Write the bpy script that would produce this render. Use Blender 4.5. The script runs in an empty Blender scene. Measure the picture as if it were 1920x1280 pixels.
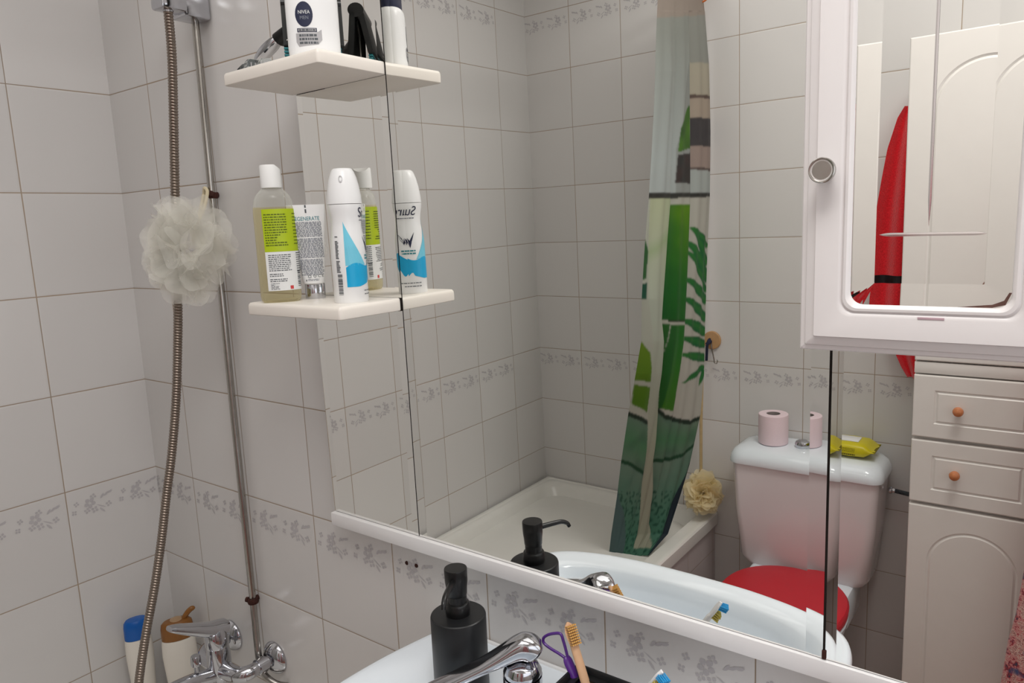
import bpy, bmesh, math, random
from mathutils import Vector, Matrix
random.seed(7)
PI = math.pi
col = bpy.context.scene.collection
V = Vector

# ------------------------------------------------------------------ helpers
def lin(c):
    return tuple(((x/255)/12.92 if x/255 <= .04045 else ((x/255+.055)/1.055)**2.4) for x in c)

def nodes_of(name):
    m = bpy.data.materials.new(name); m.use_nodes = True
    nt = m.node_tree; nt.nodes.clear()
    out = nt.nodes.new('ShaderNodeOutputMaterial')
    return m, nt, out

def mat(name, rgb, rough=.5, metal=0, spec=.5, var=.04, scale=30, bump=0, bscale=200, coat=0, trans=0, ior=1.45, sheen=0, sss=0):
    """principled with a little procedural colour variation; rgb is sRGB 0-255"""
    m, nt, out = nodes_of(name)
    p = nt.nodes.new('ShaderNodeBsdfPrincipled')
    nt.links.new(p.outputs[0], out.inputs[0])
    l = lin(rgb)
    tc = nt.nodes.new('ShaderNodeTexCoord')
    nz = nt.nodes.new('ShaderNodeTexNoise'); nz.inputs['Scale'].default_value = scale; nz.inputs['Detail'].default_value = 3
    nt.links.new(tc.outputs['Object'], nz.inputs['Vector'])
    mx = nt.nodes.new('ShaderNodeMix'); mx.data_type = 'RGBA'
    mx.inputs[6].default_value = tuple(x*(1-var) for x in l)+(1,)
    mx.inputs[7].default_value = tuple(min(1, x*(1+var)) for x in l)+(1,)
    nt.links.new(nz.outputs[0], mx.inputs[0])
    nt.links.new(mx.outputs[2], p.inputs['Base Color'])
    p.inputs['Roughness'].default_value = rough
    p.inputs['Metallic'].default_value = metal
    p.inputs['Specular IOR Level'].default_value = spec
    p.inputs['IOR'].default_value = ior
    p.inputs['Coat Weight'].default_value = coat
    p.inputs['Transmission Weight'].default_value = trans
    p.inputs['Sheen Weight'].default_value = sheen
    if sss:
        p.inputs['Subsurface Weight'].default_value = sss
        p.inputs['Subsurface Scale'].default_value = .01
    if bump:
        n2 = nt.nodes.new('ShaderNodeTexNoise'); n2.inputs['Scale'].default_value = bscale; n2.inputs['Detail'].default_value = 2
        nt.links.new(tc.outputs['Object'], n2.inputs['Vector'])
        b = nt.nodes.new('ShaderNodeBump'); b.inputs['Strength'].default_value = bump; b.inputs['Distance'].default_value = .002
        nt.links.new(n2.outputs[0], b.inputs['Height']); nt.links.new(b.outputs[0], p.inputs['Normal'])
    return m

def MathN(nt, op, a, b=None, clamp=False):
    n = nt.nodes.new('ShaderNodeMath'); n.operation = op; n.use_clamp = clamp
    for i, x in enumerate((a, b)):
        if x is None: continue
        if isinstance(x, (int, float)): n.inputs[i].default_value = x
        else: nt.links.new(x, n.inputs[i])
    return n.outputs[0]

TW, TH, Z5 = .2, .2013, 1.0
def tile_mat(name, ax, off, zoff=Z5, rgb=(196, 189, 184), th=TH, tw=TW, grout=(165, 148, 130), rough=.21, gw=.0008):
    m, nt, out = nodes_of(name)
    p = nt.nodes.new('ShaderNodeBsdfPrincipled'); nt.links.new(p.outputs[0], out.inputs[0])
    tc = nt.nodes.new('ShaderNodeTexCoord'); sp = nt.nodes.new('ShaderNodeSeparateXYZ')
    nt.links.new(tc.outputs['Object'], sp.inputs[0])
    a = MathN(nt, 'SUBTRACT', sp.outputs[ax[0]], off)
    b = MathN(nt, 'SUBTRACT', sp.outputs[ax[1]], zoff)
    da = MathN(nt, 'PINGPONG', a, tw/2); db = MathN(nt, 'PINGPONG', b, th/2)
    d = MathN(nt, 'MINIMUM', da, db)
    ia = MathN(nt, 'FLOOR', MathN(nt, 'DIVIDE', a, tw)); ib = MathN(nt, 'FLOOR', MathN(nt, 'DIVIDE', b, th))
    cx = nt.nodes.new('ShaderNodeCombineXYZ'); nt.links.new(ia, cx.inputs[0]); nt.links.new(ib, cx.inputs[1])
    wn = nt.nodes.new('ShaderNodeTexWhiteNoise'); wn.noise_dimensions = '3D'; nt.links.new(cx.outputs[0], wn.inputs['Vector'])
    g = lin(rgb)
    c1 = nt.nodes.new('ShaderNodeMix'); c1.data_type = 'RGBA'
    c1.inputs[6].default_value = tuple(x*.965 for x in g)+(1,); c1.inputs[7].default_value = tuple(x*1.035 for x in g)+(1,)
    nt.links.new(wn.outputs['Value'], c1.inputs[0])
    # dirty grout, thickness wavers
    nz = nt.nodes.new('ShaderNodeTexNoise'); nz.inputs['Scale'].default_value = 9; nz.inputs['Detail'].default_value = 4
    nt.links.new(tc.outputs['Object'], nz.inputs['Vector'])
    wid = MathN(nt, 'MULTIPLY', nz.outputs[0], gw*1.6)
    wid = MathN(nt, 'ADD', wid, gw*.45)
    k = MathN(nt, 'LESS_THAN', d, wid)
    gm = nt.nodes.new('ShaderNodeMix'); gm.data_type = 'RGBA'
    gl = lin(grout)
    gm.inputs[6].default_value = tuple(x*.55 for x in gl)+(1,); gm.inputs[7].default_value = tuple(min(1, x*1.45) for x in gl)+(1,)
    nt.links.new(nz.outputs[0], gm.inputs[0])
    c2 = nt.nodes.new('ShaderNodeMix'); c2.data_type = 'RGBA'
    nt.links.new(k, c2.inputs[0]); nt.links.new(c1.outputs[2], c2.inputs[6]); nt.links.new(gm.outputs[2], c2.inputs[7])
    nt.links.new(c2.outputs[2], p.inputs['Base Color'])
    r = MathN(nt, 'ADD', MathN(nt, 'MULTIPLY', k, .5), rough); nt.links.new(r, p.inputs['Roughness'])
    p.inputs['Specular IOR Level'].default_value = .45
    # pillow edge and slight glaze ripple
    e = MathN(nt, 'DIVIDE', d, .004, True)
    rip = nt.nodes.new('ShaderNodeTexNoise'); rip.inputs['Scale'].default_value = 14; rip.inputs['Detail'].default_value = 1
    nt.links.new(tc.outputs['Object'], rip.inputs['Vector'])
    h = MathN(nt, 'ADD', MathN(nt, 'MULTIPLY', e, 1.0), MathN(nt, 'MULTIPLY', rip.outputs[0], .9))
    bp = nt.nodes.new('ShaderNodeBump'); bp.inputs['Strength'].default_value = .35; bp.inputs['Distance'].default_value = .0012
    nt.links.new(h, bp.inputs['Height']); nt.links.new(bp.outputs[0], p.inputs['Normal'])
    return m

def wmat(o):
    M = o.matrix_basis.copy(); q = o.parent
    while q: M = q.matrix_basis @ M; q = q.parent
    return M

def obj(name, bm, m, parent=None, kind=None, smooth=35, M=None, label=None):
    """bm in world coordinates (after the optional M)"""
    if M is not None: bm.transform(M)
    bmesh.ops.recalc_face_normals(bm, faces=bm.faces)
    me = bpy.data.meshes.new(name)
    if parent: bm.transform(wmat(parent).inverted())
    bm.to_mesh(me); bm.free()
    for x in (m if isinstance(m, (list, tuple)) else [m]): me.materials.append(x)
    o = bpy.data.objects.new(name, me); col.objects.link(o)
    if parent: o.parent = parent
    if smooth:
        me.polygons.foreach_set('use_smooth', [True]*len(me.polygons))
        me.set_sharp_from_angle(angle=math.radians(smooth))
    if kind: o['kind'] = kind
    if label: o['label'] = label
    return o

def thing(name, label, cat, loc, rz=0, group=None):
    o = bpy.data.objects.new(name, None); col.objects.link(o)
    o.location = loc; o.rotation_euler = (0, 0, rz); o.empty_display_size = .05
    o['label'] = label; o['category'] = cat
    if group: o['group'] = group
    return o
def tag(o, label, cat, group=None):
    o['label'] = label; o['category'] = cat
    if group: o['group'] = group
    return o

def B(): return bmesh.new()
def box(bm, x0, x1, y0, y1, z0, z1, bev=0, seg=2, mi=0, M=None):
    vs = [bm.verts.new(((x0, x1)[i & 1], (y0, y1)[i >> 1 & 1], (z0, z1)[i >> 2 & 1])) for i in range(8)]
    fs = [bm.faces.new([vs[i] for i in q]) for q in ((0, 2, 3, 1), (4, 5, 7, 6), (0, 1, 5, 4), (2, 6, 7, 3), (0, 4, 6, 2), (1, 3, 7, 5))]
    if bev:
        es = {e for f in fs for e in f.edges}
        r = bmesh.ops.bevel(bm, geom=list(es), offset=bev, segments=seg, affect='EDGES', profile=.5)
        fs = list({f for f in r['faces']} | {f for f in fs if f.is_valid})
        vs = list({v for f in fs for v in f.verts})
    for f in fs: f.material_index = mi
    if M is not None: bmesh.ops.transform(bm, matrix=M, verts=vs)
    return fs
def loft(bm, loops, cap0=True, cap1=True, closed=True, mi=0):
    L = [[bm.verts.new(p) for p in lp] for lp in loops]; n = len(L[0]); fs = []
    for a, b in zip(L, L[1:]):
        for i in range(n if closed else n-1):
            j = (i+1) % n
            try: fs.append(bm.faces.new((a[i], a[j], b[j], b[i])))
            except ValueError: pass
    if cap0: fs.append(bm.faces.new(L[0][::-1]))
    if cap1: fs.append(bm.faces.new(L[-1]))
    for f in fs: f.material_index = mi
    return fs
def lathe(bm, prof, c=(0, 0, 0), seg=40, sx=1, sy=1, rot=0, M=None, mi=0):
    ca, sa = math.cos(rot), math.sin(rot); loops = []
    for r, z in prof:
        lp = []
        for i in range(seg):
            a = 2*PI*i/seg; x, y = max(r, 1e-5)*math.cos(a)*sx, max(r, 1e-5)*math.sin(a)*sy
            q = V((x*ca-y*sa, x*sa+y*ca, z))
            if M is not None: q = M @ q
            lp.append(q+V(c))
        loops.append(lp)
    return loft(bm, loops, mi=mi)
def catmull(pts, n=8):
    P = [V(p) for p in pts]; P = [2*P[0]-P[1]]+P+[2*P[-1]-P[-2]]; out = []
    for i in range(1, len(P)-2):
        a, b, c, d = P[i-1:i+3]
        for k in range(n):
            t = k/n
            out.append(.5*((2*b)+(c-a)*t+(2*a-5*b+4*c-d)*t*t+(3*b-a-3*c+d)*t**3))
    out.append(P[-2]); return out
def tube(bm, pts, r, seg=12, cap=True, mi=0, sq=None):
    """r number, list, or function of 0..1; sq=(a,b) scales the section along normal/binormal"""
    P = [V(p) for p in pts]; n = len(P); T = []
    for i in range(n): T.append((P[min(i+1, n-1)]-P[max(i-1, 0)]).normalized())
    u = T[0].orthogonal().normalized()
    if abs(T[0].z) < .95: u = T[0].cross(V((0, 0, 1))).normalized()
    loops = []
    for i in range(n):
        u = (u-T[i]*u.dot(T[i])).normalized(); w = T[i].cross(u)
        rr = r(i/(n-1)) if callable(r) else (r[i] if isinstance(r, (list, tuple)) else r)
        a, b = sq if sq else (1, 1)
        loops.append([P[i]+(u*math.cos(2*PI*k/seg)*a+w*math.sin(2*PI*k/seg)*b)*rr for k in range(seg)])
    return loft(bm, loops, cap, cap, mi=mi)
def rrect(x0, x1, y0, y1, r, n=5):
    """closed rounded rectangle, 4*(n+1) points, counter-clockwise"""
    out = []
    for cx, cy, a0 in ((x1-r, y0+r, -PI/2), (x1-r, y1-r, 0), (x0+r, y1-r, PI/2), (x0+r, y0+r, PI)):
        for k in range(n+1):
            a = a0+PI/2*k/n; out.append((cx+r*math.cos(a), cy+r*math.sin(a)))
    return out
def align(p0, d):
    """matrix taking local z to direction d, origin at p0"""
    return Matrix.Translation(V(p0)) @ V(d).to_track_quat('Z', 'Y').to_matrix().to_4x4()

def text_bm(s, size, m=None):
    """flat text mesh in xy, centred"""
    cu = bpy.data.curves.new('lettering', 'FONT'); cu.body = s; cu.size = size; cu.align_x = 'CENTER'; cu.align_y = 'CENTER'
    o = bpy.data.objects.new('lettering', cu); col.objects.link(o)
    bpy.context.view_layer.update()
    me = bpy.data.meshes.new_from_object(o.evaluated_get(bpy.context.evaluated_depsgraph_get()))
    bpy.data.objects.remove(o); bpy.data.curves.remove(cu)
    bm = bmesh.new(); bm.from_mesh(me); bpy.data.meshes.remove(me)
    bmesh.ops.triangulate(bm, faces=bm.faces)
    return bm
def add_text(bm, s, size, fn, s0, t0, sx=1, mi=0):
    tb = text_bm(s, size); vm = {}
    for v in tb.verts: vm[v.index] = bm.verts.new(fn(s0+v.co.x*sx, t0+v.co.y))
    for f in tb.faces:
        try: nf = bm.faces.new([vm[v.index] for v in f.verts]); nf.material_index = mi
        except ValueError: pass
    tb.free()
def patch(bm, fn, s0, s1, t0, t1, ns=6, nt=2, mi=0):
    g = [[bm.verts.new(fn(s0+(s1-s0)*i/ns, t0+(t1-t0)*j/nt)) for i in range(ns+1)] for j in range(nt+1)]
    for j in range(nt):
        for i in range(ns):
            f = bm.faces.new((g[j][i], g[j][i+1], g[j+1][i+1], g[j+1][i])); f.material_index = mi
def microtext(bm, fn, s0, s1, t0, t1, rows, seed, mi=0, fill=.5, ragged=.25):
    """unreadably small print: word-long dashes in rows"""
    r = random.Random(seed); h = (t1-t0)/rows
    for k in range(rows):
        t = t1-h*(k+.5); end = s1-(s1-s0)*ragged*r.random() if r.random() < .45 else s1
        s = s0
        while s < end-1e-4:
            w = min(r.uniform(.0012, .0055), end-s)
            patch(bm, fn, s, s+w, t-h*fill/2, t+h*fill/2, 1, 1, mi); s += w+.0009
def shape2d(bm, fn, pts, mi=0):
    try: f = bm.faces.new([bm.verts.new(fn(*p)) for p in pts]); f.material_index = mi
    except ValueError: pass
def curved2d(bm, fn, pts, step=.0016, mi=0):
    """polygon laid on a curved surface: cut into narrow upright strips first"""
    def clip(P_, x, sg):
        out = []
        for a, b in zip(P_, P_[1:]+P_[:1]):
            ia, ib = sg*(a[0]-x) >= 0, sg*(b[0]-x) >= 0
            if ia: out.append(a)
            if ia != ib: q = (x-a[0])/(b[0]-a[0]); out.append((x, a[1]+(b[1]-a[1])*q))
        return out
    s0, s1 = min(p[0] for p in pts), max(p[0] for p in pts); n = max(1, round((s1-s0)/step))
    for k in range(n):
        P_ = clip(clip(list(pts), s0+(s1-s0)*k/n, 1), s0+(s1-s0)*(k+1)/n, -1)
        if len(P_) > 2: shape2d(bm, fn, P_, mi)
def ring2d(bm, fn, c, rx, ry, n=28, mi=0, r0=0):
    if not r0: curved2d(bm, fn, [(c[0]+rx*math.cos(2*PI*k/n), c[1]+ry*math.sin(2*PI*k/n)) for k in range(n)], mi=mi)
    else:
        for k in range(n):
            a, b = 2*PI*k/n, 2*PI*(k+1)/n
            shape2d(bm, fn, [(c[0]+x*rx*math.cos(q), c[1]+x*ry*math.sin(q)) for x, q in ((r0, a), (1, a), (1, b), (r0, b))], mi)
def circular(cx, cy, az, rad, off=.0004):
    """(s,t) on an upright round wall: s along the circumference from azimuth az, t is world z; rad is r or function of z"""
    def fn(s, t):
        r = (rad(t) if callable(rad) else rad); a = az+s/r; r += off
        return V((cx+r*math.cos(a), cy+r*math.sin(a), t))
    return fn
def plane_map(o, u, w, off=(0, 0, 0)):
    o, u, w, off = V(o), V(u), V(w), V(off)
    return lambda s, t: o+off+u*s+w*t

# ------------------------------------------------------------------ camera
CO = V((1.61050, -.78622, 1.50489)); yaw, pitch, roll = .644432, -.158445, -.042932
fw = V((-math.sin(yaw)*math.cos(pitch), math.cos(yaw)*math.cos(pitch), math.sin(pitch)))
rt = V((math.cos(yaw), math.sin(yaw), 0)); up = rt.cross(fw)
rt, up = rt*math.cos(roll)+up*math.sin(roll), up*math.cos(roll)-rt*math.sin(roll)
cd = bpy.data.cameras.new('camera'); cam = bpy.data.objects.new('camera', cd); col.objects.link(cam)
cam.matrix_world = Matrix(((rt.x, up.x, -fw.x, CO.x), (rt.y, up.y, -fw.y, CO.y), (rt.z, up.z, -fw.z, CO.z), (0, 0, 0, 1)))
cd.sensor_width = 36; cd.sensor_fit = 'HORIZONTAL'; cd.lens = 1376.515/1920*36; cd.clip_start = .02
bpy.context.scene.camera = cam
def az_to_cam(x, y): return math.atan2(CO.y-y, CO.x-x)

# ------------------------------------------------------------------ materials
D = -1.5638; XR = 2.3; ZC = 2.5
TILE = (219, 216, 214)
m_tf = tile_mat('glazed_tile_front', (0, 2), .1538, rgb=TILE)
m_tl = tile_mat('glazed_tile_left', (1, 2), -.1899, rgb=TILE)
m_tb = tile_mat('glazed_tile_back', (0, 2), .3796, rgb=TILE)
m_tr = tile_mat('glazed_tile_right', (1, 2), -.1899, rgb=TILE)
m_apron = tile_mat('glazed_tile_tub_side', (1, 2), -.1638, zoff=.34, rgb=(205, 192, 190))
m_floor = tile_mat('floor_tile', (0, 1), .05, zoff=-.1, th=.3, tw=.3, rgb=(168, 122, 104), grout=(110, 84, 74), rough=.3)
m_decor = mat('tile_flower_print', (192, 188, 190), .2, var=.06, scale=120)
m_ceil = mat('ceiling_paint', (240, 238, 233), .9)
m_white = mat('white_lacquer', (240, 238, 238), .3, var=.015, coat=.3)
m_shelf = mat('white_melamine', (240, 233, 224), .35, var=.02)
m_cab = mat('white_foil', (229, 224, 223), .28, var=.015)
m_cream = mat('cream_foil', (233, 228, 223), .25, var=.02)
m_ceramic = mat('white_ceramic', (241, 248, 255), .08, var=.01, coat=.5)
m_cistern = mat('pinkish_white_ceramic', (232, 224, 226), .12, var=.01, coat=.3)
m_tub = mat('tub_enamel', (228, 226, 214), .18, var=.02, coat=.3)
m_rim = mat('tub_rim_enamel', (240, 238, 232), .15, var=.02, coat=.3)
m_chrome = mat('chrome', (196, 197, 202), .08, 1, var=.02)
m_steel = mat('dull_chrome', (178, 174, 168), .22, 1, var=.12, scale=60)
m_hose = mat('hose_chrome', (150, 138, 128), .28, 1, var=.08, scale=90)
m_rust = mat('rusty_metal', (64, 32, 24), .8, .2, var=.5, scale=160, bump=.6)
m_black = mat('matt_black', (26, 27, 29), .42, var=.1, scale=200)
m_black2 = mat('satin_black', (17, 17, 18), .3, var=.1)
m_blackcase = mat('black_plastic', (14, 14, 13), .6, var=.1)
m_teal = mat('teal_plastic', (34, 120, 128), .35, var=.1)
m_wp = mat('white_plastic', (240, 240, 240), .3, var=.01)
m_cap = mat('white_cap_plastic', (243, 243, 241), .35, var=.01)
m_dark = mat('dark_gap', (40, 33, 28), .8)
m_lime = mat('lime_label', (176, 196, 22), .4, var=.03)
m_paper = mat('white_label', (232, 233, 232), .45, var=.01)
m_print = mat('dark_print', (84, 88, 92), .6, var=.1)
m_gprint = mat('grey_print', (132, 136, 146), .6, var=.15, scale=900)
m_olive = mat('olive_print', (84, 100, 14), .6)
m_tealp = mat('teal_print', (36, 130, 140), .5)
m_navy = mat('navy_print', (26, 32, 62), .4)
m_sky = mat('light_blue_print', (116, 202, 226), .35, var=.08, scale=20)
m_blue = mat('bright_blue_print', (8, 166, 216), .35, var=.08, scale=40)
m_redp = mat('red_print', (205, 70, 70), .5)
m_silverp = mat('silver_print', (176, 174, 176), .4, .2, var=.05)
m_bluecap = mat('blue_cap', (14, 92, 176), .25, var=.06)
m_amber = mat('amber_cap', (158, 104, 48), .22, var=.12, trans=.25)
m_amber2 = mat('tan_flip_lid', (190, 156, 120), .3, var=.1, trans=.15)
m_bottle = mat('cream_white_bottle', (238, 232, 222), .35, var=.02)
m_wood = mat('bamboo_wood', (222, 178, 140), .5, var=.12, scale=80)
m_bristle = mat('tan_bristle', (214, 164, 92), .7, var=.2, scale=300)
m_knobw = mat('varnished_orange_wood', (202, 128, 84), .25, var=.2, scale=120)
m_purple = mat('purple_plastic', (92, 44, 140), .3, var=.1, trans=.15)
m_bbr = mat('blue_bristle', (44, 156, 216), .6, var=.15, scale=400)
m_ybr = mat('olive_yellow_bristle', (196, 180, 86), .6, var=.15, scale=400)
m_pink = mat('pink_tissue', (242, 220, 226), .9, var=.02, bump=.15, bscale=300)
m_card = mat('cardboard_core', (150, 140, 138), .9)
m_yellow = mat('yellow_film', (214, 200, 30), .3, var=.06, bump=.3, bscale=60)
m_wipeprint = mat('brown_film_print', (96, 84, 20), .5)
m_redseat = mat('red_seat_plastic', (205, 38, 52), .3, var=.03)
m_cork = mat('round_wood_disc', (188, 148, 104), .6, var=.15, scale=60)
m_cord = mat('navy_cord', (30, 36, 60), .8)
m_cream_n = mat('cream_cord', (222, 208, 176), .8)
m_orange = mat('orange_plastic', (214, 120, 66), .4)
m_clear = mat('clear_plastic', (226, 232, 232), .06, trans=.92, ior=1.3)
m_red = None

def towel_mat(name, rgb, bump=.9, scale=420):
    m = mat(name, rgb, .95, var=.35, scale=scale, bump=bump, bscale=scale*1.3, sheen=.4, spec=.1)
    return m
m_red = towel_mat('red_terry', (240, 40, 50), 1.0, 260)
m_band = mat('black_woven_band', (26, 20, 24), .6, var=.3, scale=300)

def mottled():
    m, nt, out = nodes_of('mottled_fleece')
    p = nt.nodes.new('ShaderNodeBsdfPrincipled'); nt.links.new(p.outputs[0], out.inputs[0])
    tc = nt.nodes.new('ShaderNodeTexCoord')
    mp = nt.nodes.new('ShaderNodeMapping'); mp.inputs['Scale'].default_value = (1, 1, .8); mp.inputs['Rotation'].default_value = (.4, .5, 0)
    nt.links.new(tc.outputs['Object'], mp.inputs[0])
    n = nt.nodes.new('ShaderNodeTexNoise'); n.inputs['Scale'].default_value = 48; n.inputs['Detail'].default_value = 4; n.inputs['Roughness'].default_value = .8; n.inputs['Distortion'].default_value = .35
    nt.links.new(mp.outputs[0], n.inputs['Vector'])
    r = nt.nodes.new('ShaderNodeValToRGB'); r.color_ramp.interpolation = 'LINEAR'
    el = r.color_ramp.elements
    cols = [(.36, (70, 60, 84)), (.41, (150, 30, 44)), (.45, (196, 92, 100)), (.49, (226, 176, 170)), (.52, (186, 60, 72)), (.555, (240, 214, 200)), (.60, (150, 44, 60)), (.66, (232, 196, 186))]
    el[0].position = cols[0][0]; el[0].color = lin(cols[0][1])+(1,)
    el[1].position = cols[-1][0]; el[1].color = lin(cols[-1][1])+(1,)
    for ps, c in cols[1:-1]:
        e = el.new(ps); e.color = lin(c)+(1,)
    nt.links.new(n.outputs[0], r.inputs[0])
    n3 = nt.nodes.new('ShaderNodeTexNoise'); n3.inputs['Scale'].default_value = 22; n3.inputs['Detail'].default_value = 2
    nt.links.new(tc.outputs['Object'], n3.inputs['Vector'])
    k = MathN(nt, 'MULTIPLY', MathN(nt, 'SUBTRACT', n3.outputs[0], .60), 14, True)
    mx = nt.nodes.new('ShaderNodeMix'); mx.data_type = 'RGBA'; mx.inputs[7].default_value = lin((70, 78, 120))+(1,)
    nt.links.new(k, mx.inputs[0]); nt.links.new(r.outputs[0], mx.inputs[6]); nt.links.new(mx.outputs[2], p.inputs['Base Color'])
    p.inputs['Roughness'].default_value = .95; p.inputs['Sheen Weight'].default_value = .3
    b = nt.nodes.new('ShaderNodeBump'); b.inputs['Strength'].default_value = .8; b.inputs['Distance'].default_value = .003
    nt.links.new(n.outputs[0], b.inputs['Height']); nt.links.new(b.outputs[0], p.inputs['Normal'])
    return m
m_robe = mottled()

def mirror_mat(name, rgb, rough=0.0):
    m, nt, out = nodes_of(name)
    p = nt.nodes.new('ShaderNodeBsdfPrincipled'); nt.links.new(p.outputs[0], out.inputs[0])
    tc = nt.nodes.new('ShaderNodeTexCoord'); nz = nt.nodes.new('ShaderNodeTexNoise'); nz.inputs['Scale'].default_value = 3
    nt.links.new(tc.outputs['Object'], nz.inputs['Vector'])
    mx = nt.nodes.new('ShaderNodeMix'); mx.data_type = 'RGBA'
    mx.inputs[6].default_value = tuple(x*.99 for x in rgb)+(1,); mx.inputs[7].default_value = tuple(min(1, x*1.01) for x in rgb)+(1,)
    nt.links.new(nz.outputs[0], mx.inputs[0]); nt.links.new(mx.outputs[2], p.inputs['Base Color'])
    p.inputs['Metallic'].default_value = 1; p.inputs['Roughness'].default_value = rough
    return m
m_mirror = mirror_mat('silvered_glass', (.912, .912, .884))
m_groove = mirror_mat('cut_glass_groove', (.80, .76, .76), .12)

def net_mat(name, rgb, alpha):
    m, nt, out = nodes_of(name)
    d = nt.nodes.new('ShaderNodeBsdfDiffuse'); t = nt.nodes.new('ShaderNodeBsdfTranslucent'); tr = nt.nodes.new('ShaderNodeBsdfTransparent')
    d.inputs[0].default_value = lin(rgb)+(1,); t.inputs[0].default_value = lin(rgb)+(1,)
    a = nt.nodes.new('ShaderNodeMixShader'); a.inputs[0].default_value = .45
    nt.links.new(d.outputs[0], a.inputs[1]); nt.links.new(t.outputs[0], a.inputs[2])
    tc = nt.nodes.new('ShaderNodeTexCoord'); nz = nt.nodes.new('ShaderNodeTexNoise'); nz.inputs['Scale'].default_value = 24; nz.inputs['Detail'].default_value = 2
    nt.links.new(tc.outputs['Object'], nz.inputs['Vector'])
    k = MathN(nt, 'ADD', MathN(nt, 'MULTIPLY', nz.outputs[0], .24), alpha-.12, True)
    b = nt.nodes.new('ShaderNodeMixShader'); nt.links.new(k, b.inputs[0])
    nt.links.new(tr.outputs[0], b.inputs[1]); nt.links.new(a.outputs[0], b.inputs[2]); nt.links.new(b.outputs[0], out.inputs[0])
    return m
m_net = net_mat('white_tulle', (255, 253, 245), .30)
m_net2 = net_mat('cream_tulle', (255, 244, 210), .74)

def liquid_bottle():
    m, nt, out = nodes_of('clear_bottle_with_liquid')
    p = nt.nodes.new('ShaderNodeBsdfPrincipled'); tr = nt.nodes.new('ShaderNodeBsdfTransparent'); tr.inputs[0].default_value = lin((226, 222, 196))+(1,)
    tc = nt.nodes.new('ShaderNodeTexCoord'); sp = nt.nodes.new('ShaderNodeSeparateXYZ'); nt.links.new(tc.outputs['Object'], sp.inputs[0])
    lv = MathN(nt, 'LESS_THAN', sp.outputs[2], .138)
    mx = nt.nodes.new('ShaderNodeMix'); mx.data_type = 'RGBA'; mx.inputs[6].default_value = lin((244, 244, 240))+(1,); mx.inputs[7].default_value = lin((238, 232, 204))+(1,)
    nt.links.new(lv, mx.inputs[0]); nt.links.new(mx.outputs[2], tr.inputs[0]); nt.links.new(mx.outputs[2], p.inputs['Base Color'])
    p.inputs['Roughness'].default_value = .08; p.inputs['Base Color'].default_value = lin((205, 196, 160))+(1,)
    lw = nt.nodes.new('ShaderNodeLayerWeight'); lw.inputs[0].default_value = .35
    f = MathN(nt, 'ADD', MathN(nt, 'MULTIPLY', lw.outputs['Facing'], .55), .12, True)
    ms = nt.nodes.new('ShaderNodeMixShader'); nt.links.new(f, ms.inputs[0]); nt.links.new(tr.outputs[0], ms.inputs[1]); nt.links.new(p.outputs[0], ms.inputs[2])
    nt.links.new(ms.outputs[0], out.inputs[0]); return m
m_liq = liquid_bottle()

# ------------------------------------------------------------------ room shell
def motif(bm, fn, mi, NRM):
    """faint flower sprigs along the top of a border tile; s right, t down from the tile's upper edge"""
    lay = [0]
    fn0 = fn
    def fn(s, t):
        q = fn0(s, t); n_ = fn0(0, 0)*0+NRM; return q+n_*(lay[0] % 14)*2.2e-5
    def pet(c, a, l, w):
        lay[0] += 1; ca, sa = math.cos(a), math.sin(a)
        shape2d(bm, fn, [(c[0]+ca*x*l-sa*y*w, c[1]+sa*x*l+ca*y*w) for x, y in ((0, 0), (.3, .45), (.7, .5), (1, .1), (1, -.1), (.7, -.5), (.3, -.45))], mi)
    def flower(c, r, n=5, a0=.3):
        for k in range(n): pet((c[0]+.18*r*math.cos(a0+2*PI*k/n), c[1]+.18*r*math.sin(a0+2*PI*k/n)), a0+2*PI*k/n, r*.85, r*.72)
    for dx, q in ((0, 0), (.096, 1)):
        flower((.018+dx, .032), .0055, 4); flower((.012+dx, .049), .0055, 4, .9)
        flower((.044+dx, .037), .0115, 5); flower((.052+dx, .025), .0065, 4)
        flower((.037+dx, .052), .0065, 4); flower((.052+dx, .054), .0075, 4, .5)
        for k in range(3): pet((.066+dx+.007*k, .034-.0035*k), -.9+.3*k, .012, .0045)
        pet((.064+dx, .033), -.42, .03, .0025)
        pet((.056+dx, .044), .55, .022, .0022); flower((.081+dx, .050), .0065, 4)
        pet((.062+dx, .053), .9, .016, .004)

def wall(name, pts, m, fn, cols, nrm):
    bm = B()
    f = bm.faces.new([bm.verts.new(p) for p in pts])
    for ztop in (Z5, Z5+6*TH):
        for c in cols: motif(bm, (lambda s, t, c=c, z=ztop: fn(c+s, z-t)), 1, V(nrm))
    me_o = obj(name, bm, [m, m_decor], kind='structure', smooth=0)
    return me_o
E6 = .0003
lw = .004754
wall('wall_front', [(-.01, 0, 0), (XR, 0, 0), (XR, 0, ZC), (-.01, 0, ZC)], m_tf, lambda s, t: V((s, -E6, t)), [.1538+TW*k for k in range(0, 8)]+[-.0462], (0, -1, 0))
wall('wall_left', [(lw*D, D, 0), (0, 0, 0), (0, 0, ZC), (lw*D, D, ZC)], m_tl, lambda s, t: V((lw*s+E6, s, t)), [-.1899-TW*k for k in range(0, 7)], (1, 0, 0))
wall('wall_back', [(-.01, D, 0), (XR, D, 0), (XR, D, ZC), (-.01, D, ZC)], m_tb, lambda s, t: V((2*.6796-s, D+E6, t)), [2*.6796-(.3796+TW*k) for k in range(0, 6)]+[2*.6796-.1796], (0, 1, 0))
wall('wall_right', [(XR, D, 0), (XR, 0, 0), (XR, 0, ZC), (XR, D, ZC)], m_tr, lambda s, t: V((XR-E6, -s, t)), [], (-1, 0, 0))
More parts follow.
